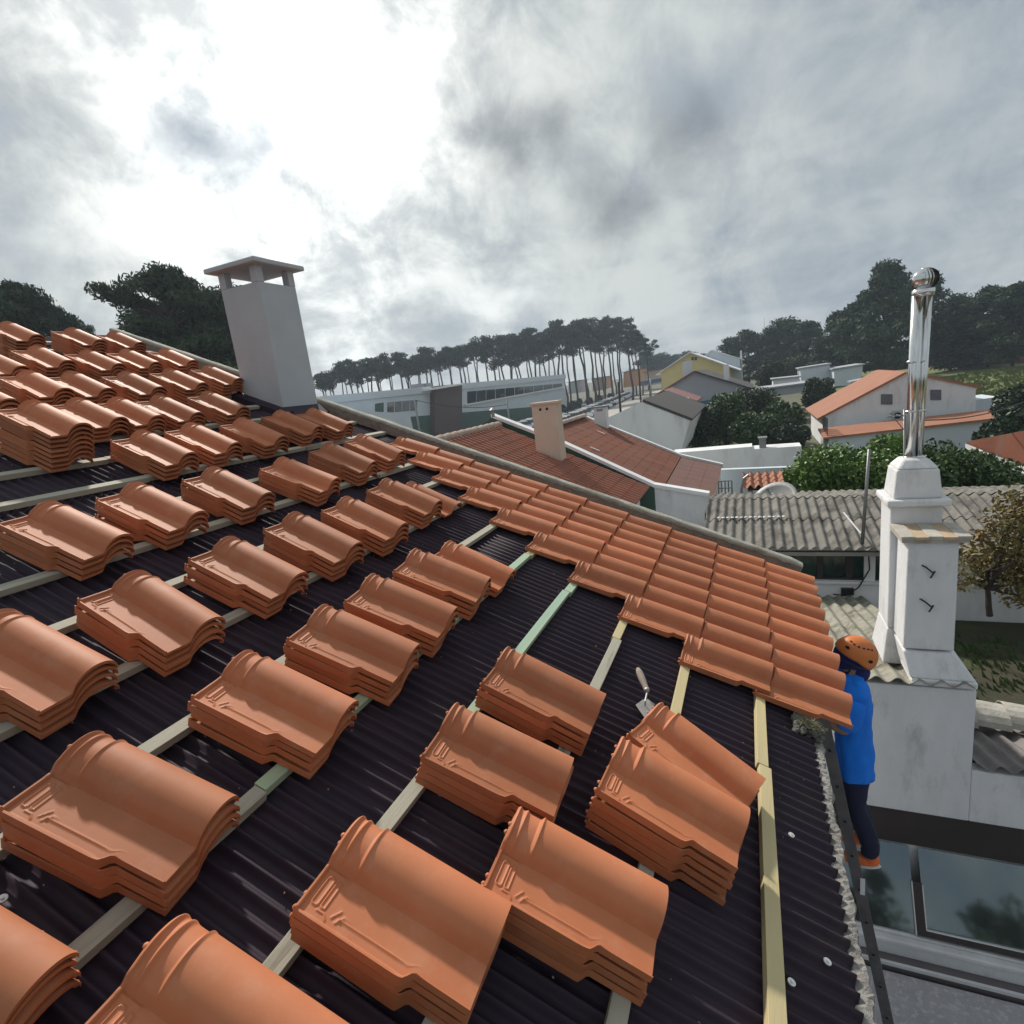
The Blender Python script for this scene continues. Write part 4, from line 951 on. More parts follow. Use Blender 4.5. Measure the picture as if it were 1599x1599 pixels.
for k, (x, y, X, rx, rz_, m_, lb) in enumerate(((1285, 745, 15.0, 1.3, 1.1, M_LEAF, 'bright green citrus tree left of the antenna mast'), (1340, 740, 15.5, 1.5, 1.3, M_LEAF, 'leafy citrus tree behind the thin bare pole'),
        (1392, 735, 15.0, 1.25, 1.35, M_LEAF, 'citrus tree with yellowish leaves beside the steel flue'), (1256, 770, 14.6, .8, .6, M_LEAF, 'low green bush beside the small terracotta canopy'),
        (1480, 742, 15.0, 1.35, 1.25, M_LEAFM, 'deep green tree directly right of the steel flue'), (1530, 752, 15.5, 1.15, 1.0, M_LEAFM, 'deep green bush below the red roof at the right edge'))):
    P = at(x, y + (20 if rx > 1 else 4), 'X', X); bush('citrus_tree', lb, 'tree', P, (rx, rx, rz_), 11000, .10, m_, 300 + k, 20, 'green garden trees')
for k, (x, y, X, rx, rz_, m_, lb) in enumerate(((1088, 672, 40, 1.7, 1.5, M_LEAFD, 'dark rounded tree beside the white gable wall'), (1132, 655, 42, 2.2, 2.0, M_LEAFM, 'mid green tree with lighter top behind the white boundary wall'), (1172, 640, 47, 2.6, 2.0, M_LEAFD, 'largest dark tree below the blue-banded grey house'),
        (1182, 678, 40, 1.9, 1.5, M_LEAFM, 'bushy green tree above the middle of the white boundary wall'), (1225, 655, 41, 1.9, 1.3, M_LEAFM, 'green tree left of the white gabled house'), (1240, 680, 38, 1.3, .9, M_LEAFD, 'low dark bush at the right end of the boundary wall'),
        (1275, 614, 58, 1.6, 1.3, M_LEAFD, 'spiky dark bush above the terracotta roof slope'), (1207, 585, 80, 2.4, 2.0, M_LEAFD, 'dark bush in front of the flat white sheds'), (1590, 640, 34, 1.4, 1.5, M_LEAFD, 'dark bush at the foot of the meadow, right edge'), (1575, 672, 30, 1.3, .9, M_LEAFD, 'dark low bush behind the lean-to roof end'))):
    P = at(x, y, 'X', X); bush('garden_tree', lb, 'tree', P, (rx, rx, rz_), 6000, .19, m_, 400 + k, 14, 'dark garden trees')
# the autumn tree on the garden plot
def autumn():
    P0 = at(1546, 962, 'X', 7.3); t = thing('autumn_tree', 'small tree with yellowing autumn leaves beside the white chimney', 'tree', P0); tr = MB(); lf = MB(); r = random.Random(9)
    fork = P0 + np.array([0, .05, .45]); limb(tr, P0, fork, .045, .035, .05, 8, 3, 1)
    tips = [at(x, y, 'X', X) for x, y, X in ((1520, 880, 7.1), (1505, 905, 7.3), (1535, 850, 7.4), (1565, 830, 7.2), (1590, 800, 7.4), (1600, 860, 7.1), (1560, 880, 7.6), (1620, 820, 7.3), (1610, 900, 7.3), (1590, 930, 7.2), (1640, 880, 7.4))]
    for k, p in enumerate(tips):
        limb(tr, fork, p, .035, .008, .18, 6, 5, 20 + k); leaf_cloud(lf, p + (0, 0, .03), (.32, .30, .24), 210, .06, 1.4, 60 + k, .1)
        if k > 2: leaf_cloud(lf, p + (.1, -.1, .15), (.36, .38, .28), 230, .06, 1.4, 90 + k, .1)
    tr.build('trunk', M_BARK, t); lf.build('crown', M_LEAFA, t)
autumn()

m = MB(); rr_ = random.Random(77)
for _ in range(2600):
    x = rr_.uniform(4.95, 8.2); y = rr_.uniform(-8.5, -1.6)
    if math.sin(x * 2.1) * math.sin(y * 1.7 + 1) < -.1: continue
    a = rr_.uniform(0, PI); w = rr_.uniform(.015, .05); h = rr_.uniform(.03, .16); dx, dy = w * math.cos(a), w * math.sin(a)
    m.add([(x - dx, y - dy, -3.03), (x + dx, y + dy, -3.03), (x + dx * 1.4, y + dy * .5 + .04, -3.03 + h)], [(0, 1, 2)])
tag(m.build('garden_weeds', M_LEAFM), 'low green weeds scattered over the dark garden soil', 'weeds', kind='stuff')
# ------------------------------------------------------------------ row houses beyond our verge
def row_house_one():
    x0, x1 = 2.32, 12.6; yR, zR = 7.42, .84; yE, zE = 3.02, -1.27
    t = thing('terraced_house', 'neighbouring house with ribbed terracotta roof and cream chimney just past the verge', 'house', (7, 6, GZ))
    L_ = math.hypot(yR - yE, zR - zE)
    wave_roof((x0, yE, zE), (1, 0, 0), (0, yR - yE, zR - zE), x1 - x0, L_, .215, .045, course=.385, step=.016, per=9, name='tiled_roof', m=M_ROOF1, parent=t, kind='roll', th=.012)
    wave_roof((x0, 2 * yR - yE, zE), (1, 0, 0), (0, yE - yR, zR - zE), x1 - x0, L_, .215, .022, course=.385, step=.028, per=4, name='rear_tiled_roof', m=M_ROOF1, parent=t, kind='roll', th=.012)
    m = MB()
    for k in range(26):
        xa = x0 + k * (x1 - x0) / 26; xb = xa + (x1 - x0) / 26 + .05
        V = []
        for q in np.linspace(-.1 * PI, 1.1 * PI, 9):
            V += [(xa, yR + .115 * math.cos(q), zR - .0 + .10 * math.sin(q)), (xb, yR + .13 * math.cos(q), zR + .015 + .115 * math.sin(q))]
        m.add(V, [(2 * j, 2 * j + 2, 2 * j + 3, 2 * j + 1) for j in range(8)])
    m.build('ridge_tiles', mat('mortared_ridge_tile', (.42, .25, .18), .9, (.35, .30, .26), 3.0, stain=(.45, .42, .38), stscale=4.0, stpos=(.5, .6)), t, sol=.012)
    m = MB(); m.prism([(x0 + .05, yE + .3, GZ), (x0 + .05, yE + .3, zE), (x0 + .05, yR, zR - .2), (x0 + .05, 2 * yR - yE - .3, zE), (x0 + .05, 2 * yR - yE - .3, GZ)], (x1 - x0 - .05, 0, 0)); m.build('wall', M_RENDERC, t)
    # chimney: stands on the slope near the green wall
    X = 11.5; b = at(858, 706, 'X', X); yc = b[1]; zb = zE + (yc - yE) * (zR - zE) / (yR - yE)
    tl, tr_ = at(830, 634, 'X', X), at(869, 634, 'X', X); y0, y1 = tr_[1], tl[1]
    m = MB(); m.box((X, y0, zb - .5), (X + .45, y1, tl[2])); c = m.build('chimney', M_CREAM, t, bevel=.01)
    m = MB(); m.box((X - .05, y0 - .05, tl[2] + .001), (X + .5, y1 + .05, tl[2] + .06)); m.build('chimney_cap', M_CREAM, c)
    m = MB()
    for q in (.35, .62): yy = y1 - (y1 - y0) * q; m.tube((X - .004, yy, tl[2] - .13), (X + .01, yy, tl[2] - .13), .04, n=10)
    m.build('flue_hole', M_HOLE, c)
    m = MB(); p = at(771, 652, 'X', 12.3); m.tube(p, p + (0, 0, .22), .05, n=8); m.tube(p + (0, 0, .22), p + (0, 0, .28), .11, .02, n=8); m.build('vent_cowl', M_METAL, t)
row_house_one()
def row_house_two():
    xa, xb = 12.75, 19.0
    t = thing('terraced_house', 'second house along with smooth dark red roof, white coping and green side wall', 'house', (16, 4, GZ))
    top = [at(x, y, 'X', xa) for x, y in ((768, 647), (871.5, 687), (1022, 756), (1108, 770))]
    top = [np.array([xa, p[1], p[2]]) for p in top]
    yF, zF = 2.70, -1.36; yR, zR = 6.5, .44; yE, zE = 1.36, -1.80
    wallp = [(xa, top[0][1], GZ)] + [tuple(p - (0, 0, .10)) for p in top] + [(xa, top[-1][1], GZ)]
    m = MB(); m.prism([(xa, top[0][1] + 4, GZ), (xa, top[0][1] + 4, -.9), tuple(top[0] - (0, 0, .1)), tuple(top[1] - (0, 0, .1)), tuple(top[2] - (0, 0, .1)), (xa, top[2][1], GZ)], (.15, 0, 0)); m.build('green_side_wall', M_GREENW, t)
    m = MB(); m.prism([(xa, top[2][1], GZ), tuple(top[2] - (0, 0, .1)), tuple(top[3] - (0, 0, .1)), (xa, top[3][1], GZ)], (.15, 0, 0)); m.box((xa, top[3][1] + .002, GZ), (xb, top[3][1] + .14, -2.1)); m.build('wall', M_RENDER, t)
    for p, q in zip(top[:-1], top[1:]):
        m = MB(); m.prism([p - (.06, 0, .098), p - (.06, 0, 0), q - (.06, 0, 0), q - (.06, 0, .098)], (.30, 0, 0)); m.build('coping', M_RENDERC, t)
    def slab(P, name, m_):
        # subdivided slab with shallow tile steps
        A, B, Cc, D = (np.array(p, float) for p in P)      # A,B eave (near, far); D,C ridge
        rows = []; L_ = np.linalg.norm(D - A); n = int(L_ / .35)
        nn = np.cross(B - A, D - A); nn /= np.linalg.norm(nn); nn = nn if nn[2] > 0 else -nn
        for k in range(n):
            for f, dz in ((k / n, .0045), ((k + 1) / n - .001, 0)):
                rows.append([A + (B - A) * u / 24 + (D + (Cc - D) * u / 24 - A - (B - A) * u / 24) * f + nn * (dz + .004 * math.sin(u * 2.1 + k)) for u in range(25)])
        mb = MB(); mb.grid(rows); mb.build(name, m_, t, sol=.02)
    slab([(xa + .16, yF, zF), (xb, yF + .15, zF - .04), (xb, yR, zR), (xa + .16, yR, zR)], 'tiled_roof', M_ROOF2)
    slab([(xa + .16, yE, zE + .07), (xb, yE + .03, zE - .05), (xb, yF + .13, zF - .06), (xa + .16, yF - .02, zF - .02)], 'low_tiled_roof', mat('brown_clay_tile', (.155, .072, .055), .9, (.12, .058, .046), 1.5, bump=.2, bscale=30.))
    m = MB(); m.prism([(xa + .2, yR + .02, zR - .02), (xa + .2, yR + 4.2, -1.4), (xa + .2, yR + 4.2, -1.6), (xa + .2, yR + .02, zR - .2)], (xb - xa - .2, 0, 0)); m.build('rear_roof', M_ROOF2, t)
    for p, q in (((yR + .02, zR + .07), (yF + .13, zF + .03)), ((yF + .13, zF + .03), (yE, zE + .02))):
        m = MB(); m.prism([(xb + .001, p[0], p[1] - .16), (xb + .001, p[0], p[1]), (xb + .001, q[0], q[1]), (xb + .001, q[0], q[1] - .16)], (.2, 0, 0)); m.build('coping', M_RENDERC, t)
    m = MB(); m.prism([(xb, yE + .1, GZ), (xb, yE + .1, zE - .1), (xb, yF, zF - .06), (xb, yR, zR - .06), (xb, yR + 4.2, -1.6), (xb, yR + 4.2, GZ)], (.18, 0, 0)); m.build('far_gable_wall', M_RENDERC, t)
    m = MB()
    for k in range(16):
        x = xa + .2 + k * (xb - xa - .2) / 16; xe = x + (xb - xa - .2) / 16 + .04
        V = []
        for q in np.linspace(0, PI, 8): V += [(x, yR + .12 * math.cos(q), zR + .02 + .10 * math.sin(q)), (xe, yR + .13 * math.cos(q), zR + .035 + .115 * math.sin(q))]
        m.add(V, [(2 * j, 2 * j + 2, 2 * j + 3, 2 * j + 1) for j in range(7)])
    m.build('ridge_tiles', MATS['mortared_ridge_tile'], t, sol=.012)
    X = 18.6; tl, tr_ = at(927, 638, 'X', X), at(946, 638, 'X', X); zb = at(936, 668, 'X', X)[2]
    m = MB(); m.box((X, tr_[1], zb - .5), (X + .4, tl[1], tl[2])); c = m.build('chimney', M_RENDERC, t)
    m = MB(); m.box((X - .04, tr_[1] - .04, tl[2] + .001), (X + .44, tl[1] + .04, tl[2] + .05)); m.box((X - .004, tr_[1] + .12, tl[2] - .14), (X - .001, tl[1] - .12, tl[2] - .06)); m.build('chimney_cap', M_METAL, c)
    for (x, y) in ((938, 677), (928, 703)):          # two pale repair strips on the slope
        b_ = dep(x, y, 16); 
        d = ray(x, y); nn = np.cross([1, 0, 0], [0, yR - yF, zR - zF]); nn /= np.linalg.norm(nn); k = ((np.array([xa, yF, zF]) - CW) @ nn) / (d @ nn); P = CW + k * d
        m = MB(); vv = np.array([0, yR - yF, zR - zF]); vv /= np.linalg.norm(vv); nu = nn if nn[2] > 0 else -nn
        m.prism([P + vv * .16 + nu * .03, P - vv * .16 + nu * .03, P - vv * .16 + nu * .03 + (.07, 0, 0), P + vv * .16 + nu * .03 + (.07, 0, 0)], nu * .01); m.build('glass_tile', M_WFRAME, t)
row_house_two()

# ------------------------------------------------------------------ generic far houses from a facade outline
def house(name, label, poly, X, depth, wallm, roofs=(), extras=(), cat='house', group=None, ax='X', shift=(0, 0, 0)):
    P = [at(x, y, ax, X) for x, y in poly]; c = np.mean(P, axis=0)
    t = thing(name, label, cat, (c[0], c[1], GZ), group)
    dv = {'X': (depth, 0, 0), 'Y': (0, depth, 0)}[ax]
    m = MB(); m.prism(P, dv); m.build('wall', wallm, t)
    for (i0, i1, mm, ov) in roofs:                     # roof slabs over polygon edges
        a, b = P[i0], P[i1]; d = b - a; L_ = np.linalg.norm(d); d /= L_; n = np.cross(d, np.array(dv) / abs(depth)); n = n if n[2] > 0 else -n
        a2 = a - d * ov[0] + n * .02; b2 = b + d * ov[1] + n * .02; f = np.array(dv) / abs(depth) * ov[2]
        m = MB(); m.prism([a2 - f, b2 - f, b2 - f + n * .14, a2 - f + n * .14], np.array(dv) + 2 * f); m.build('roof', mm, t)
    for (nm, x0, y0, x1, y1, mm, out) in extras:       # flat details standing off the facade
        q = [at(x0, y0, ax, X), at(x1, y0, ax, X), at(x1, y1, ax, X), at(x0, y1, ax, X)]
        f = np.array(dv) / abs(depth); m = MB(); m.prism([p + f * .02 for p in q], -f * (out + .02)); m.build(nm, mm, t)
    return t, P
def low(x, y, ax, X):                                  # the ground point under a facade pixel
    p = at(x, y, ax, X); return np.array([p[0], p[1], GZ])
def chim(t, x0, x1, y0, y1, X, mm, d=.6):
    a, b = at(x0, y0, 'X', X), at(x1, y0, 'X', X); z = at(x0, y1, 'X', X)[2]
    m = MB(); m.box((X, b[1], z - 1), (X + d, a[1], a[2])); m.build('chimney', mm, t)
# white gable below the grey house
t, P = house('white_gabled_house', 'low white windowless gable wall with dark roof edge beyond the red roofs', [(930, 662), (1003, 628), (1078, 657), (1062, 712), (925, 712)], 30, 11, M_RENDERC,
             roofs=((1, 2, M_DARKROOF, (0, .1, .05)),))
t, P = house('grey_gabled_house', 'large blue-grey gable wall with two white chimneys and a blue band', [(990, 640), (1085, 582), (1165, 606), (1165, 618), (1062, 664), (990, 690)], 58, 14, M_GREYW,
             roofs=((0, 1, M_ROOFRED, (.3, .0, .35)), (1, 2, M_DARKROOF, (0, .8, .35))), extras=(('blue_band', 1060, 625, 1165, 620, M_BLUEBAND, .05),))
q = [at(x, y, 'X', 57.9) for x, y in ((1066, 632), (1166, 615), (1168, 626), (1068, 646))]; m = MB(); m.prism(q, (-.05, 0, 0)); 
for o in list(t.children):
    if o.name.startswith('blue_band'): bpy.data.objects.remove(o)
m.build('blue_band', M_BLUEBAND, t)
chim(t, 1066, 1079, 565, 586, 58.6, M_BLUEW, 1.0); chim(t, 1130, 1138, 570, 594, 58.6, M_RENDERC, .8)
t, P = house('yellow_house', 'yellow two-storey gabled house with white eaves behind the grey one', [(1033, 582), (1078, 552), (1140, 574), (1142, 620), (1036, 625)], 84, 12, M_YELLOW,
             roofs=((0, 1, M_RENDERC, (.8, 0, .5)), (1, 2, M_RENDERC, (0, 1.5, .5))), extras=(('window', 1080, 558, 1084, 563, M_GLASS, .03), ('window', 1085, 558, 1089, 563, M_GLASS, .03), ('louvre_vent', 1066, 564, 1077, 566, M_BROWN, .03)))
t, P = house('white_house', 'white house with lilac shade showing right of the yellow gable', [(1098, 560), (1112, 548), (1158, 562), (1160, 600), (1098, 610)], 96, 10, M_BLUEW, roofs=((0, 1, M_RENDERC, (.2, 0, .2)), (1, 2, M_RENDERC, (0, .4, .2))))
chim(t, 1156, 1159, 548, 565, 96, M_RENDERC, .4)
t, P = house('small_house', 'small pale house with brown window and faded red roof below the grey gable', [(1005, 634), (1036, 612), (1080, 626), (1078, 648), (1010, 655)], 50, 6, M_BLUEW,
             roofs=((0, 1, M_ROOFRED, (.3, 0, .3)), (1, 2, M_ROOFRED, (0, .5, .3))), extras=(('window', 1029, 616, 1038, 627, M_BROWN, .03), ('blue_band', 1040, 630, 1080, 640, M_BLUEBAND, .03)))
t, P = house('white_garden_wall', 'low white yard wall with white pillar right of the small pale house', [(1066, 640), (1105, 640), (1150, 636), (1150, 668), (1066, 672)], 46, .3, M_BLUEW, cat='wall')
m = MB(); a, b = at(1070, 622, 'X', 45.5), at(1077, 650, 'X', 45.5); m.box((45.5, b[1], b[2]), (45.9, a[1], a[2])); m.build('pillar', M_RENDERC, t)
# boundary wall
t, P = house('boundary_wall', 'long plain white boundary wall in front of the dark garden trees', [(1050, 708), (1112, 703), (1175, 698), (1175, 702), (1252, 697), (1252, 744), (1050, 744)], 24.5, 1.2, M_RENDERC, cat='wall')
m = MB(); a, b = at(1186, 686, 'X', 24.6), at(1197, 700, 'X', 24.6); m.box((24.6, b[1], b[2] - .2), (25.0, a[1], a[2])); m.box((24.55, b[1] - .05, a[2]), (25.05, a[1] + .05, a[2] + .06)); m.build('vent_stack', M_METAL, t)
# lilac yard wall below it, grid gate, little tiled canopy, dish
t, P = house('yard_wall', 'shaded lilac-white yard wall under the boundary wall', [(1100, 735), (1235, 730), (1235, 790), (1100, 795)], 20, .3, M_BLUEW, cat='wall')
t, P = house('canopy', 'small bright terracotta tiled canopy beside the citrus trees', [(1168, 762), (1222, 759), (1222, 764), (1168, 767)], 12.9, 1.5, M_BROWN, cat='canopy')
p0 = at(1166, 762, 'X', 12.8); p1 = at(1226, 760, 'X', 12.8); pz = at(1170, 739, 'X', 14.4)
wave_roof((12.8, p0[1] + .1, p0[2]), (0, -1, 0), (1.6, 0, pz[2] - p0[2]), abs(p1[1] - p0[1]) + .1, math.hypot(1.6, pz[2] - p0[2]), .2, .05, course=.5, step=.02, per=10, name='tiled_roof', m=M_ROOF3, parent=t, kind='sine')
m = MB()
for y in (p0[1] - .1, p0[1] - .8): m.box((13.0, y - .06, GZ), (13.12, y + .06, p0[2] - .03))
m.build('canopy_post', M_RENDERC, t)
def dish():
    c = at(1212, 785, 'X', 12.0); t = thing('satellite_dish', 'grey satellite dish in front of the little tiled canopy', 'satellite dish', c - (0, 0, .8)); m = MB(); V = []; F = []; n = 24
    ax = Vector((-.55, .35, .75)).normalized(); R_ = ax.to_track_quat('Z', 'Y').to_matrix()
    for j in range(6):
        for i in range(n): r = .55 * j / 5; V.append(np.array(R_ @ Vector((r * math.cos(2 * PI * i / n), r * math.sin(2 * PI * i / n), .45 * r * r))) + c)
    for j in range(5):
        for i in range(n): F.append((j * n + i, j * n + (i + 1) % n, (j + 1) * n + (i + 1) % n, (j + 1) * n + i))
    m.add(V, F); m.build('reflector', mat('grey_dish_paint', (.30, .30, .31), .5), t, smooth=True, sol=.01)
    m = MB(); e = c + np.array(ax) * .55; m.tube(c - np.array(ax) * .0 + (0, -.2, -.45), e, .014, n=6); m.ball(e, .045, 8, 6); m.build('feed_arm', M_METAL, t)
    m = MB(); m.tube(c - (0, 0, .8), c, .03, n=8); m.build('bracket', M_METAL, t)
dish()
def gate():
    a, b = at(1122, 752, 'X', 14), at(1143, 752, 'X', 14); z0, z1 = at(1125, 785, 'X', 14)[2], a[2]; t = thing('grid_gate', 'small dark metal grid gate between the white wall and canopy', 'gate', (14, b[1], z0)); m = MB()
    for k in range(5): y = b[1] + (a[1] - b[1]) * k / 4; m.tube((14, y, z0), (14, y, z1), .018, n=6)
    for k in range(4): z = z0 + (z1 - z0) * k / 3; m.tube((14, b[1], z), (14, a[1], z), .018, n=6)
    m.build('grid', M_METAL, t)
gate()
m = MB(); pp = [at(x, y, 'X', 12.4) for x, y in ((1162, 790), (1158, 765), (1162, 748), (1170, 742))]; m.path(pp, .035, 8); tag(m.build('drain_pipe', M_METAL), 'curved dark drain pipe left of the tiled canopy', 'pipe')

# white gabled house on the right with lean-to
X = 42
t, P = house('white_gabled_house', 'large white gabled house with two dark shuttered windows and terracotta roof slope', [(1287, 652), (1416, 584), (1436, 583), (1524, 606), (1524, 660), (1287, 700)], X, 9, M_RENDERC,
    roofs=((0, 1, M_ROOF3, (.4, 0, .15)), (1, 3, M_ROOF3, (.0, .25, .1))), extras=(('window', 1376, 616, 1394, 632, M_SHUTTER, .05), ('window', 1453, 609, 1470, 625, M_SHUTTER, .05)))
a, b = at(1394, 642, 'X', X - .02), at(1411, 655, 'X', X - .02)
m = MB(); m.box((X - .4, b[1], b[2]), (X - .02, a[1], a[2])); ac = m.build('air_conditioner', mat('ac_casing', (.5, .5, .5), .6), t); m = MB(); m.tube((X - .41, (a[1] + b[1]) / 2 + .08, (a[2] + b[2]) / 2), (X - .402, (a[1] + b[1]) / 2 + .08, (a[2] + b[2]) / 2), .22, n=16); m.build('fan_grille', M_BLACK, ac)
# the low side extension wall toward the right
m = MB(); q = [at(x, y, 'X', 44) for x, y in ((1524, 625), (1560, 620), (1560, 645), (1524, 648))]; m.prism(q, (3, 0, 0)); m.build('side_extension', M_BLUEW, t)
# lean-to
XL = 37.5
zt = [at(x, y, 'X', XL + 3.2) for x, y in ((1282, 672), (1520, 645), (1580, 650))]; zb_ = [at(x, y, 'X', XL) for x, y in ((1295, 686), (1578, 654))]
t = thing('lean_to_building', 'long low white lean-to with narrow terracotta roof in front of the gabled house', 'outbuilding', (XL + 1, zb_[1][1], GZ))
m = MB(); m.prism([zb_[0] + (0, .3, 0), zb_[1] + (0, 0, 0), np.array([XL + 3.2, zb_[1][1], zt[1][2]]), np.array([XL + 3.2, zb_[0][1] + .3, zt[0][2]])], (0, 0, .12)); m.build('roof', M_ROOF3, t)
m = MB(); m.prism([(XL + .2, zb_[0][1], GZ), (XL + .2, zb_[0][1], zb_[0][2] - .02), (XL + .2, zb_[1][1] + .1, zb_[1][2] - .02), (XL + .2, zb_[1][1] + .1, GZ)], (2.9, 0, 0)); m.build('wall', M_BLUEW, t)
m = MB(); yy = zb_[0][1]
for k in range(4): m.box((XL + .4 + .7 * k, yy + .02, -3.9), (XL + .7 + .7 * k, yy + .06, -2.3))
m.build('side_window', M_GLASS, t)
# red roof at right edge
t = thing('red_roofed_house', 'house at the right edge with plain red-brown roof and white fascia', 'house', (24, -9.5, GZ))
q = [at(1510, 690, 'X', 24.5), at(1599, 727, 'X', 21), at(1680, 760, 'X', 19), at(1680, 670, 'X', 24.5), at(1599, 673, 'X', 25.5)]
m = MB(); zt_ = -1.5
q = [at(x, y, 'Z', z) for x, y, z in ((1510, 690, -1.75), (1605, 726, -2.0), (1720, 765, -2.2), (1720, 665, -.9), (1599, 673, -1.1))]
m.prism(q, (0, 0, -.08)); m.build('roof', M_ROOF2, t)
m = MB(); m.prism([q[0] - (0, 0, .082), q[1] - (0, 0, .082), q[2] - (0, 0, .082), q[2] - (0, 0, .30), q[1] - (0, 0, .30), q[0] - (0, 0, .30)], (.12, 0, 0)); m.build('fascia', M_WFRAME, t)
m = MB(); m.prism([(q[0][0] + .4, q[0][1] - .3, GZ), (q[1][0] + .4, q[1][1] - .3, GZ), (q[2][0] + .4, q[2][1] - .3, GZ), (q[2][0] + .4, q[2][1] - .3, q[2][2] - .2), (q[1][0] + .4, q[1][1] - .3, q[1][2] - .2), (q[0][0] + .4, q[0][1] - .3, q[0][2] - .2)], (.2, 0, 0)); m.build('wall', M_BLUEW, t)
# flat sheds in the middle right
for lb, poly, XX, dp, mm in (('long low grey-white shed roof right of the dark garden trees', [(1168, 612), (1262, 600), (1262, 612), (1168, 626)], 62, 5, M_GREYW),
        ('white flat-roofed shed left of the leaning white gable', [(1250, 577), (1296, 570), (1300, 594), (1252, 598)], 75, 5, M_BLUEW),
        ('white box-shaped shed with dark downpipe', [(1303, 578), (1348, 571), (1346, 590), (1332, 602), (1303, 604)], 72, 6, M_BLUEW),
        ('low white tank-like outhouse behind the terracotta slope', [(1332, 598), (1352, 594), (1352, 606), (1332, 608)], 66, 2, M_RENDERC),
        ('pale flat roof edge beside the dark bush', [(1208, 594), (1248, 590), (1248, 600), (1208, 604)], 70, 4, M_RENDERC)):
    tt, P = house('flat_roofed_shed', lb, poly, XX, dp, mm, cat='shed', group='flat sheds', roofs=((0, 1, M_GREYW, (.2, .2, .2)),))
q_ = tt
# radio mast and street poles
b0 = dep(1194, 560, 130); t0 = dep(1193, 497, 130); pole('radio_mast', 'very thin tall radio mast among the pines', 'mast', np.array([t0[0], t0[1], GZ]), t0, .12, M_METAL)
for k, (x, y0, kk, lb) in enumerate(((966, 597, 50, 'dark wooden pole beside the white paving'), (997, 565, 70, 'dark street pole in front of the umbrella pines'), (648, 625, 62, 'grey lamp pole in front of the school windows'), (792, 625, 70, 'slim pole near the school right wing'), (1016, 592, 110, 'slim pole beside the far orange house'))):
    tp = dep(x, y0, kk); pole('street_pole', lb, 'pole', np.array([tp[0], tp[1], GZ]), tp, .12 if kk < 80 else .15, M_BARK if k < 2 else M_METAL)
tp = dep(648, 625, 62); pts = [tp * (1 - f) + dep(792, 632, 70) * f - np.array([0, 0, 1.2 * 4 * f * (1 - f) * .5]) for f in np.linspace(0, 1, 14)]
m = MB(); m.path(list(pts), .035, 5); tag(m.build('street_cable', M_BLACK), 'dark cable slung between the two poles by the school', 'cable')

# orange and pale houses far off under the umbrella pines
for lb, poly, XX, dp, mm in (('far orange house under the umbrella pines', [(974, 582), (1000, 577), (1002, 602), (974, 606)], 190, 14, M_ORANGE),
        ('far cream house between pine trunks', [(926, 592), (944, 589), (944, 608), (926, 612)], 185, 12, M_CREAM),
        ('far pale house with shutters between pine trunks', [(888, 598), (903, 595), (903, 614), (888, 616)], 180, 12, M_BLUEW),
        ('far brown-roofed house left of the yellow house', [(1006, 582), (1030, 578), (1032, 600), (1006, 604)], 170, 12, M_CREAM)):
    house('far_house', lb, poly, XX, dp, mm, roofs=((0, 1, M_ROOF3, (.5, .5, .5)),), group='far houses')
m = MB(); q = [at(x, y, 'X', 150) for x, y in ((998, 597), (1032, 591), (1032, 597), (998, 604))]; m.prism(q, (2, 0, 0)); tag(m.build('shop_canopy', mat('blue_canopy', (.10, .16, .26), .7)), 'long blue and white canopy below the far orange house', 'canopy')

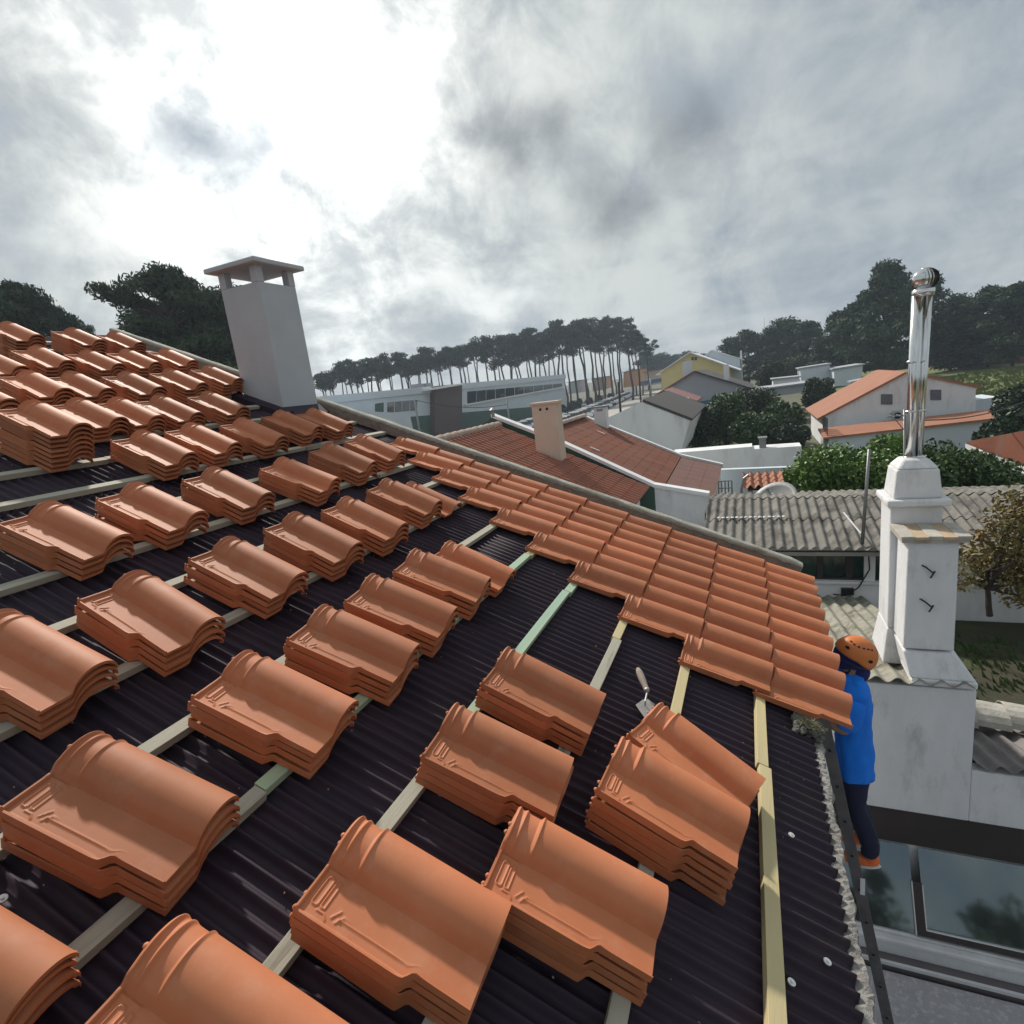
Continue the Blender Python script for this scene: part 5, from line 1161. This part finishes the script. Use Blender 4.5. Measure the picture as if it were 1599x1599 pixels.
# ------------------------------------------------------------------ school
def school():
    A = at(520, 618, 'Z', 4.2); B = at(881, 585, 'Z', 4.2); A[2] = B[2] = 4.2
    d = B - A; L_ = np.linalg.norm(d); u = d / L_; nrm = np.array([u[1], -u[0], 0]); nrm = nrm if nrm @ (CW - A) > 0 else -nrm
    t = thing('school_building', 'long pale modern two-storey school with window band and brown entrance block', 'school', (A[0], A[1], GZ))
    A2 = A - u * 8
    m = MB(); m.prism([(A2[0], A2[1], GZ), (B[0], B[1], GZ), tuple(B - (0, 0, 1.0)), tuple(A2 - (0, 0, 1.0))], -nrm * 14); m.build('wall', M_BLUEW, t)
    m = MB(); m.prism([tuple(A2 - (0, 0, 1.0) + nrm * .3), tuple(B - (0, 0, 1.0) + nrm * .3 + u * .3), tuple(B + nrm * .3 + u * .3), tuple(A2 + nrm * .3)], -nrm * 14.6); m.build('parapet_band', M_BLUEW, t)
    def on_f(x, y, off=0.0):
        r_ = ray(x, y); k = ((A + nrm * off - CW) @ nrm) / (r_ @ nrm); return CW + k * r_
    def strip(x0, yt0, yb0, x1, yt1, yb1, name, mm, off=.06, par=None):
        P = [on_f(x0, yb0), on_f(x1, yb1), on_f(x1, yt1), on_f(x0, yt0)]; m = MB(); m.prism([p - nrm * .05 for p in P], nrm * (off + .05)); return m.build(name, mm, par or t)
    n = 10
    for k in range(n):
        x0 = 730 + 149 * k / n; x1 = 730 + 149 * (k + 1) / n - 1.0
        f0, f1 = (x0 - 730) / 149, (x1 - 730) / 149
        w = strip(x0, 612 - 13 * f0, 632 - 28 * f0 + 0, x1, 612 - 13 * f1, 632 - 28 * f1, 'window', M_GLASS, .06)
    for k in range(4):
        x0 = 605 + 12 * k; strip(x0, 629 - k, 645 - k, x0 + 10.5, 628 - k, 644 - k, 'window', M_GLASS, .06)
    strip(586, 631, 649, 599, 629, 648, 'green_panel', M_GREENW, .1)
    e = strip(672, 605, 700, 714, 600, 690, 'entrance_block', M_CORTEN, 1.2); strip(658, 609, 612, 712, 600, 603, 'entrance_canopy', M_RENDERC, 2.2)
    strip(725, 632, 634, 880, 604, 606, 'window_ledge', M_RENDERC, .5); strip(520, 661, 700, 880, 632, 668, 'plinth', M_GREENW, .2)
    m = MB(); c = on_f(690, 590) - nrm * 6; c[2] = 4.2; 
    for dx in (0, 3): m.box((c[0] + dx, c[1], 4.2), (c[0] + dx + 2.2, c[1] + 1.5, 5.1))
    m.build('rooftop_units', M_METAL, t)
    # low front wing at left, nearer
    m = MB(); q = [on_f(x, y, 6) for x, y in ((520, 640), (640, 646), (650, 690), (520, 690))]; m.prism(q, -nrm * 5); m.build('front_wing', M_BLUEW, t)
school()
# hedge and scrub in front of the school
for k, (x, y, kk, s_) in enumerate(((846, 640, 96, 1.5), (858, 636, 102, 1.7), (866, 622, 124, 1.5), (876, 618, 130, 1.5), (889, 614, 140, 1.5), (900, 611, 148, 1.6), (918, 607, 160, 1.5), (936, 604, 172, 1.5), (954, 601, 185, 1.5), (970, 599, 195, 1.5))):
    P = dep(x, y, kk); P[2] = GZ + s_ * .7; bush('roadside_bush', '%s grey-green bush along the car park edge, counting from the school' % ORD[k], 'bush', P, (s_, s_, s_ * .7), 900, .5, M_LEAFD, 500 + k, 9, 'roadside bushes', trunk=False)

# ------------------------------------------------------------------ parked cars
def car_proto(paint):
    t = bpy.data.objects.new('parked_car', None); C.objects.link(t)
    sec = [(-2.1, .35, .62, .74), (-2.0, .30, .78, .82), (-1.2, .28, .92, .86), (.0, .28, .95, .88), (1.1, .28, .93, .88), (1.9, .30, .86, .84), (2.1, .36, .68, .76)]
    m = MB(); rows = []
    for x, z0, z1, w in sec: rows.append([(x, -w, z0), (x, -w * 1.0, (z0 + z1) / 2), (x, -w * .93, z1), (x, 0, z1 + .03), (x, w * .93, z1), (x, w, (z0 + z1) / 2), (x, w, z0), (x, 0, z0)])
    V = [p for r in rows for p in r]; n = 8; F = [(j * n + i, (j + 1) * n + i, (j + 1) * n + (i + 1) % n, j * n + (i + 1) % n) for j in range(6) for i in range(n)] + [tuple(range(n)), tuple(range(6 * n + n - 1, 6 * n - 1, -1))]
    m.add(V, F); o = m.build('body', paint, None, smooth=True); o.parent = t
    def cab(z0, z1, sx, nm, mm, g=0):
        m = MB(); V = [(-1.25 * sx, -.80 - g, z0), (1.75 * sx, -.80 - g, z0), (1.75 * sx, .80 + g, z0), (-1.25 * sx, .80 + g, z0), (-.55, -.64 - g, z1), (1.25, -.64 - g, z1), (1.25, .64 + g, z1), (-.55, .64 + g, z1)]
        m.add(V, [(3, 2, 1, 0), (4, 5, 6, 7), (0, 1, 5, 4), (1, 2, 6, 5), (2, 3, 7, 6), (3, 0, 4, 7)]); o = m.build(nm, mm); o.parent = t; return o
    cab(.92, 1.40, 1, 'windows', M_GLASS)
    m = MB(); m.box((-.52, -.64, 1.40), (1.22, .64, 1.46)); o = m.build('roof', paint, bevel=.03); o.parent = t
    for x in (-1.3, 1.3):
        for y in (-.80, .80):
            m = MB(); m.tube((x, y - .1, .31), (x, y + .1, .31), .31, n=14); o = m.build('wheel', M_TYRE); o.parent = t
    return t
cars = [car_proto(p) for p in (M_CARW, M_CARG, M_CARD, M_CARB)]; used = [0, 0, 0, 0]
cn = ['white', 'silver', 'dark', 'blue']; seq = [0, 1, 0, 0, 2, 0, 0, 1, 0, 0, 3, 0, 0, 1, 0, 0, 2, 0, 1, 0, 0, 0, 1, 0, 0, 2, 0, 0]
A = at(876, 668, 'Z', GZ); B = at(996, 611, 'Z', GZ)
A = np.array([76.0, 27.0, GZ]); B = np.array([196.0, 39.5, GZ]); d = B - A; L_ = np.linalg.norm(d); u = d / L_; an_ = math.atan2(u[1], u[0])
cnt = [0, 0, 0, 0]
for i in range(34):
    k = seq[i % 28]; o = cars[k] if not used[k] else copy_tree(cars[k]); used[k] = 1; cnt[k] += 1
    P = A + u * (i * L_ / 34) + np.array([0, random.uniform(-.3, .3), 0]); o.location = (P[0], P[1], GZ + .02); o.rotation_euler = (0, 0, an_ + PI / 2 + .25); o.scale = (1.12, 1.12, 1.12)
    tag(o, '%s parked car, %s of the main row counting from the near end' % (cn[k], NUM[i]), 'car', 'cars parked in the main row')
for i in range(9):
    k = seq[i + 12]; o = copy_tree(cars[k]); P = A + u * (i * 3.6 + 3) + np.array([-1.0, 6.5, 0]); o.location = (P[0], P[1], GZ + .02); o.rotation_euler = (0, 0, an_ + PI / 2 + .25); o.scale = (1.12, 1.12, 1.12)
    tag(o, '%s parked car, %s of the rear row counting from the near end' % (cn[k], ORD[i]), 'car', 'cars parked in the rear row')

# ------------------------------------------------------------------ brick and rubble stacks on the hill
def bricks():
    for i, (x0, x1, yt, yb, k) in enumerate(((1345, 1380, 566, 574, 96), (1385, 1425, 562, 573, 94), (1460, 1500, 556, 570, 92), (1500, 1540, 558, 568, 92), (1540, 1570, 552, 566, 90), (1570, 1610, 549, 565, 90))):
        a, b = dep(x0, yt, k), dep(x1, yt, k); z0 = dep(x0, yb + 4, k)[2]; t = thing('brick_stack', '%s heap of stacked bricks on the rise below the pines, from left' % ORD[i], 'brick stack', (a[0], b[1], z0), 'brick stacks under the pines')
        m = MB(); n = 16
        for q in range(n):
            p = a + (b - a) * (q + .5) / n; h = (a[2] - z0) * random.uniform(.6, 1.05); w = abs(b[1] - a[1]) / n * .62
            m.box((p[0] + random.uniform(-.5, .5), p[1] - w, z0 - .4), (p[0] + 1.2 + random.uniform(-.3, .6), p[1] + w, z0 + h))
        m.build('bricks', M_BRICKP, t)
        if i in (1, 2, 5):
            m = MB(); m.box((a[0] - .2, b[1] + .4, a[2] + .02), (a[0] + 1.6, a[1] - .4, a[2] + .12)); m.build('cover_sheet', M_GREYW, t)
bricks()
# small trees standing behind the camera: seen only as reflections in the lean-to glass
for i in range(11):
    y = .5 - i * 1.55; hh = (3.9, 4.6, 4.0, 4.9, 3.8, 4.4, 4.8, 4.0, 4.3, 4.9, 4.1)[i]
    bush('yard_tree', '%s dark yard tree mirrored in the lean-to glass, counting from the house' % (ORD + ['last'])[i], 'tree', (-21 + (i % 3) * .8, y, GZ + hh), (1.3, 1.3, hh), 2600, .3, M_LEAFD, 700 + i, 9, 'yard trees mirrored in the glass')
# thin haze in the air
m = MB(); m.box((-60, -260, GZ - 1.0), (420, 320, 32)); hz = m.build('haze', None) if False else None
def haze():
    me = bpy.data.meshes.new('haze'); b = MB(); b.box((-60, -260, GZ - 1.0), (420, 320, 32)); me.from_pydata(b.V, [], b.F)
    o = bpy.data.objects.new('haze', me); C.objects.link(o); tag(o, None, None, kind='stuff')
    mt = bpy.data.materials.new('haze_air'); mt.use_nodes = True; nt = mt.node_tree; nt.nodes.clear()
    v = nt.nodes.new('ShaderNodeVolumePrincipled'); v.inputs['Color'].default_value = (.70, .82, 1.0, 1); v.inputs['Density'].default_value = .00065; v.inputs['Anisotropy'].default_value = .35
    out = nt.nodes.new('ShaderNodeOutputMaterial'); nt.links.new(v.outputs[0], out.inputs['Volume']); me.materials.append(mt)
haze()
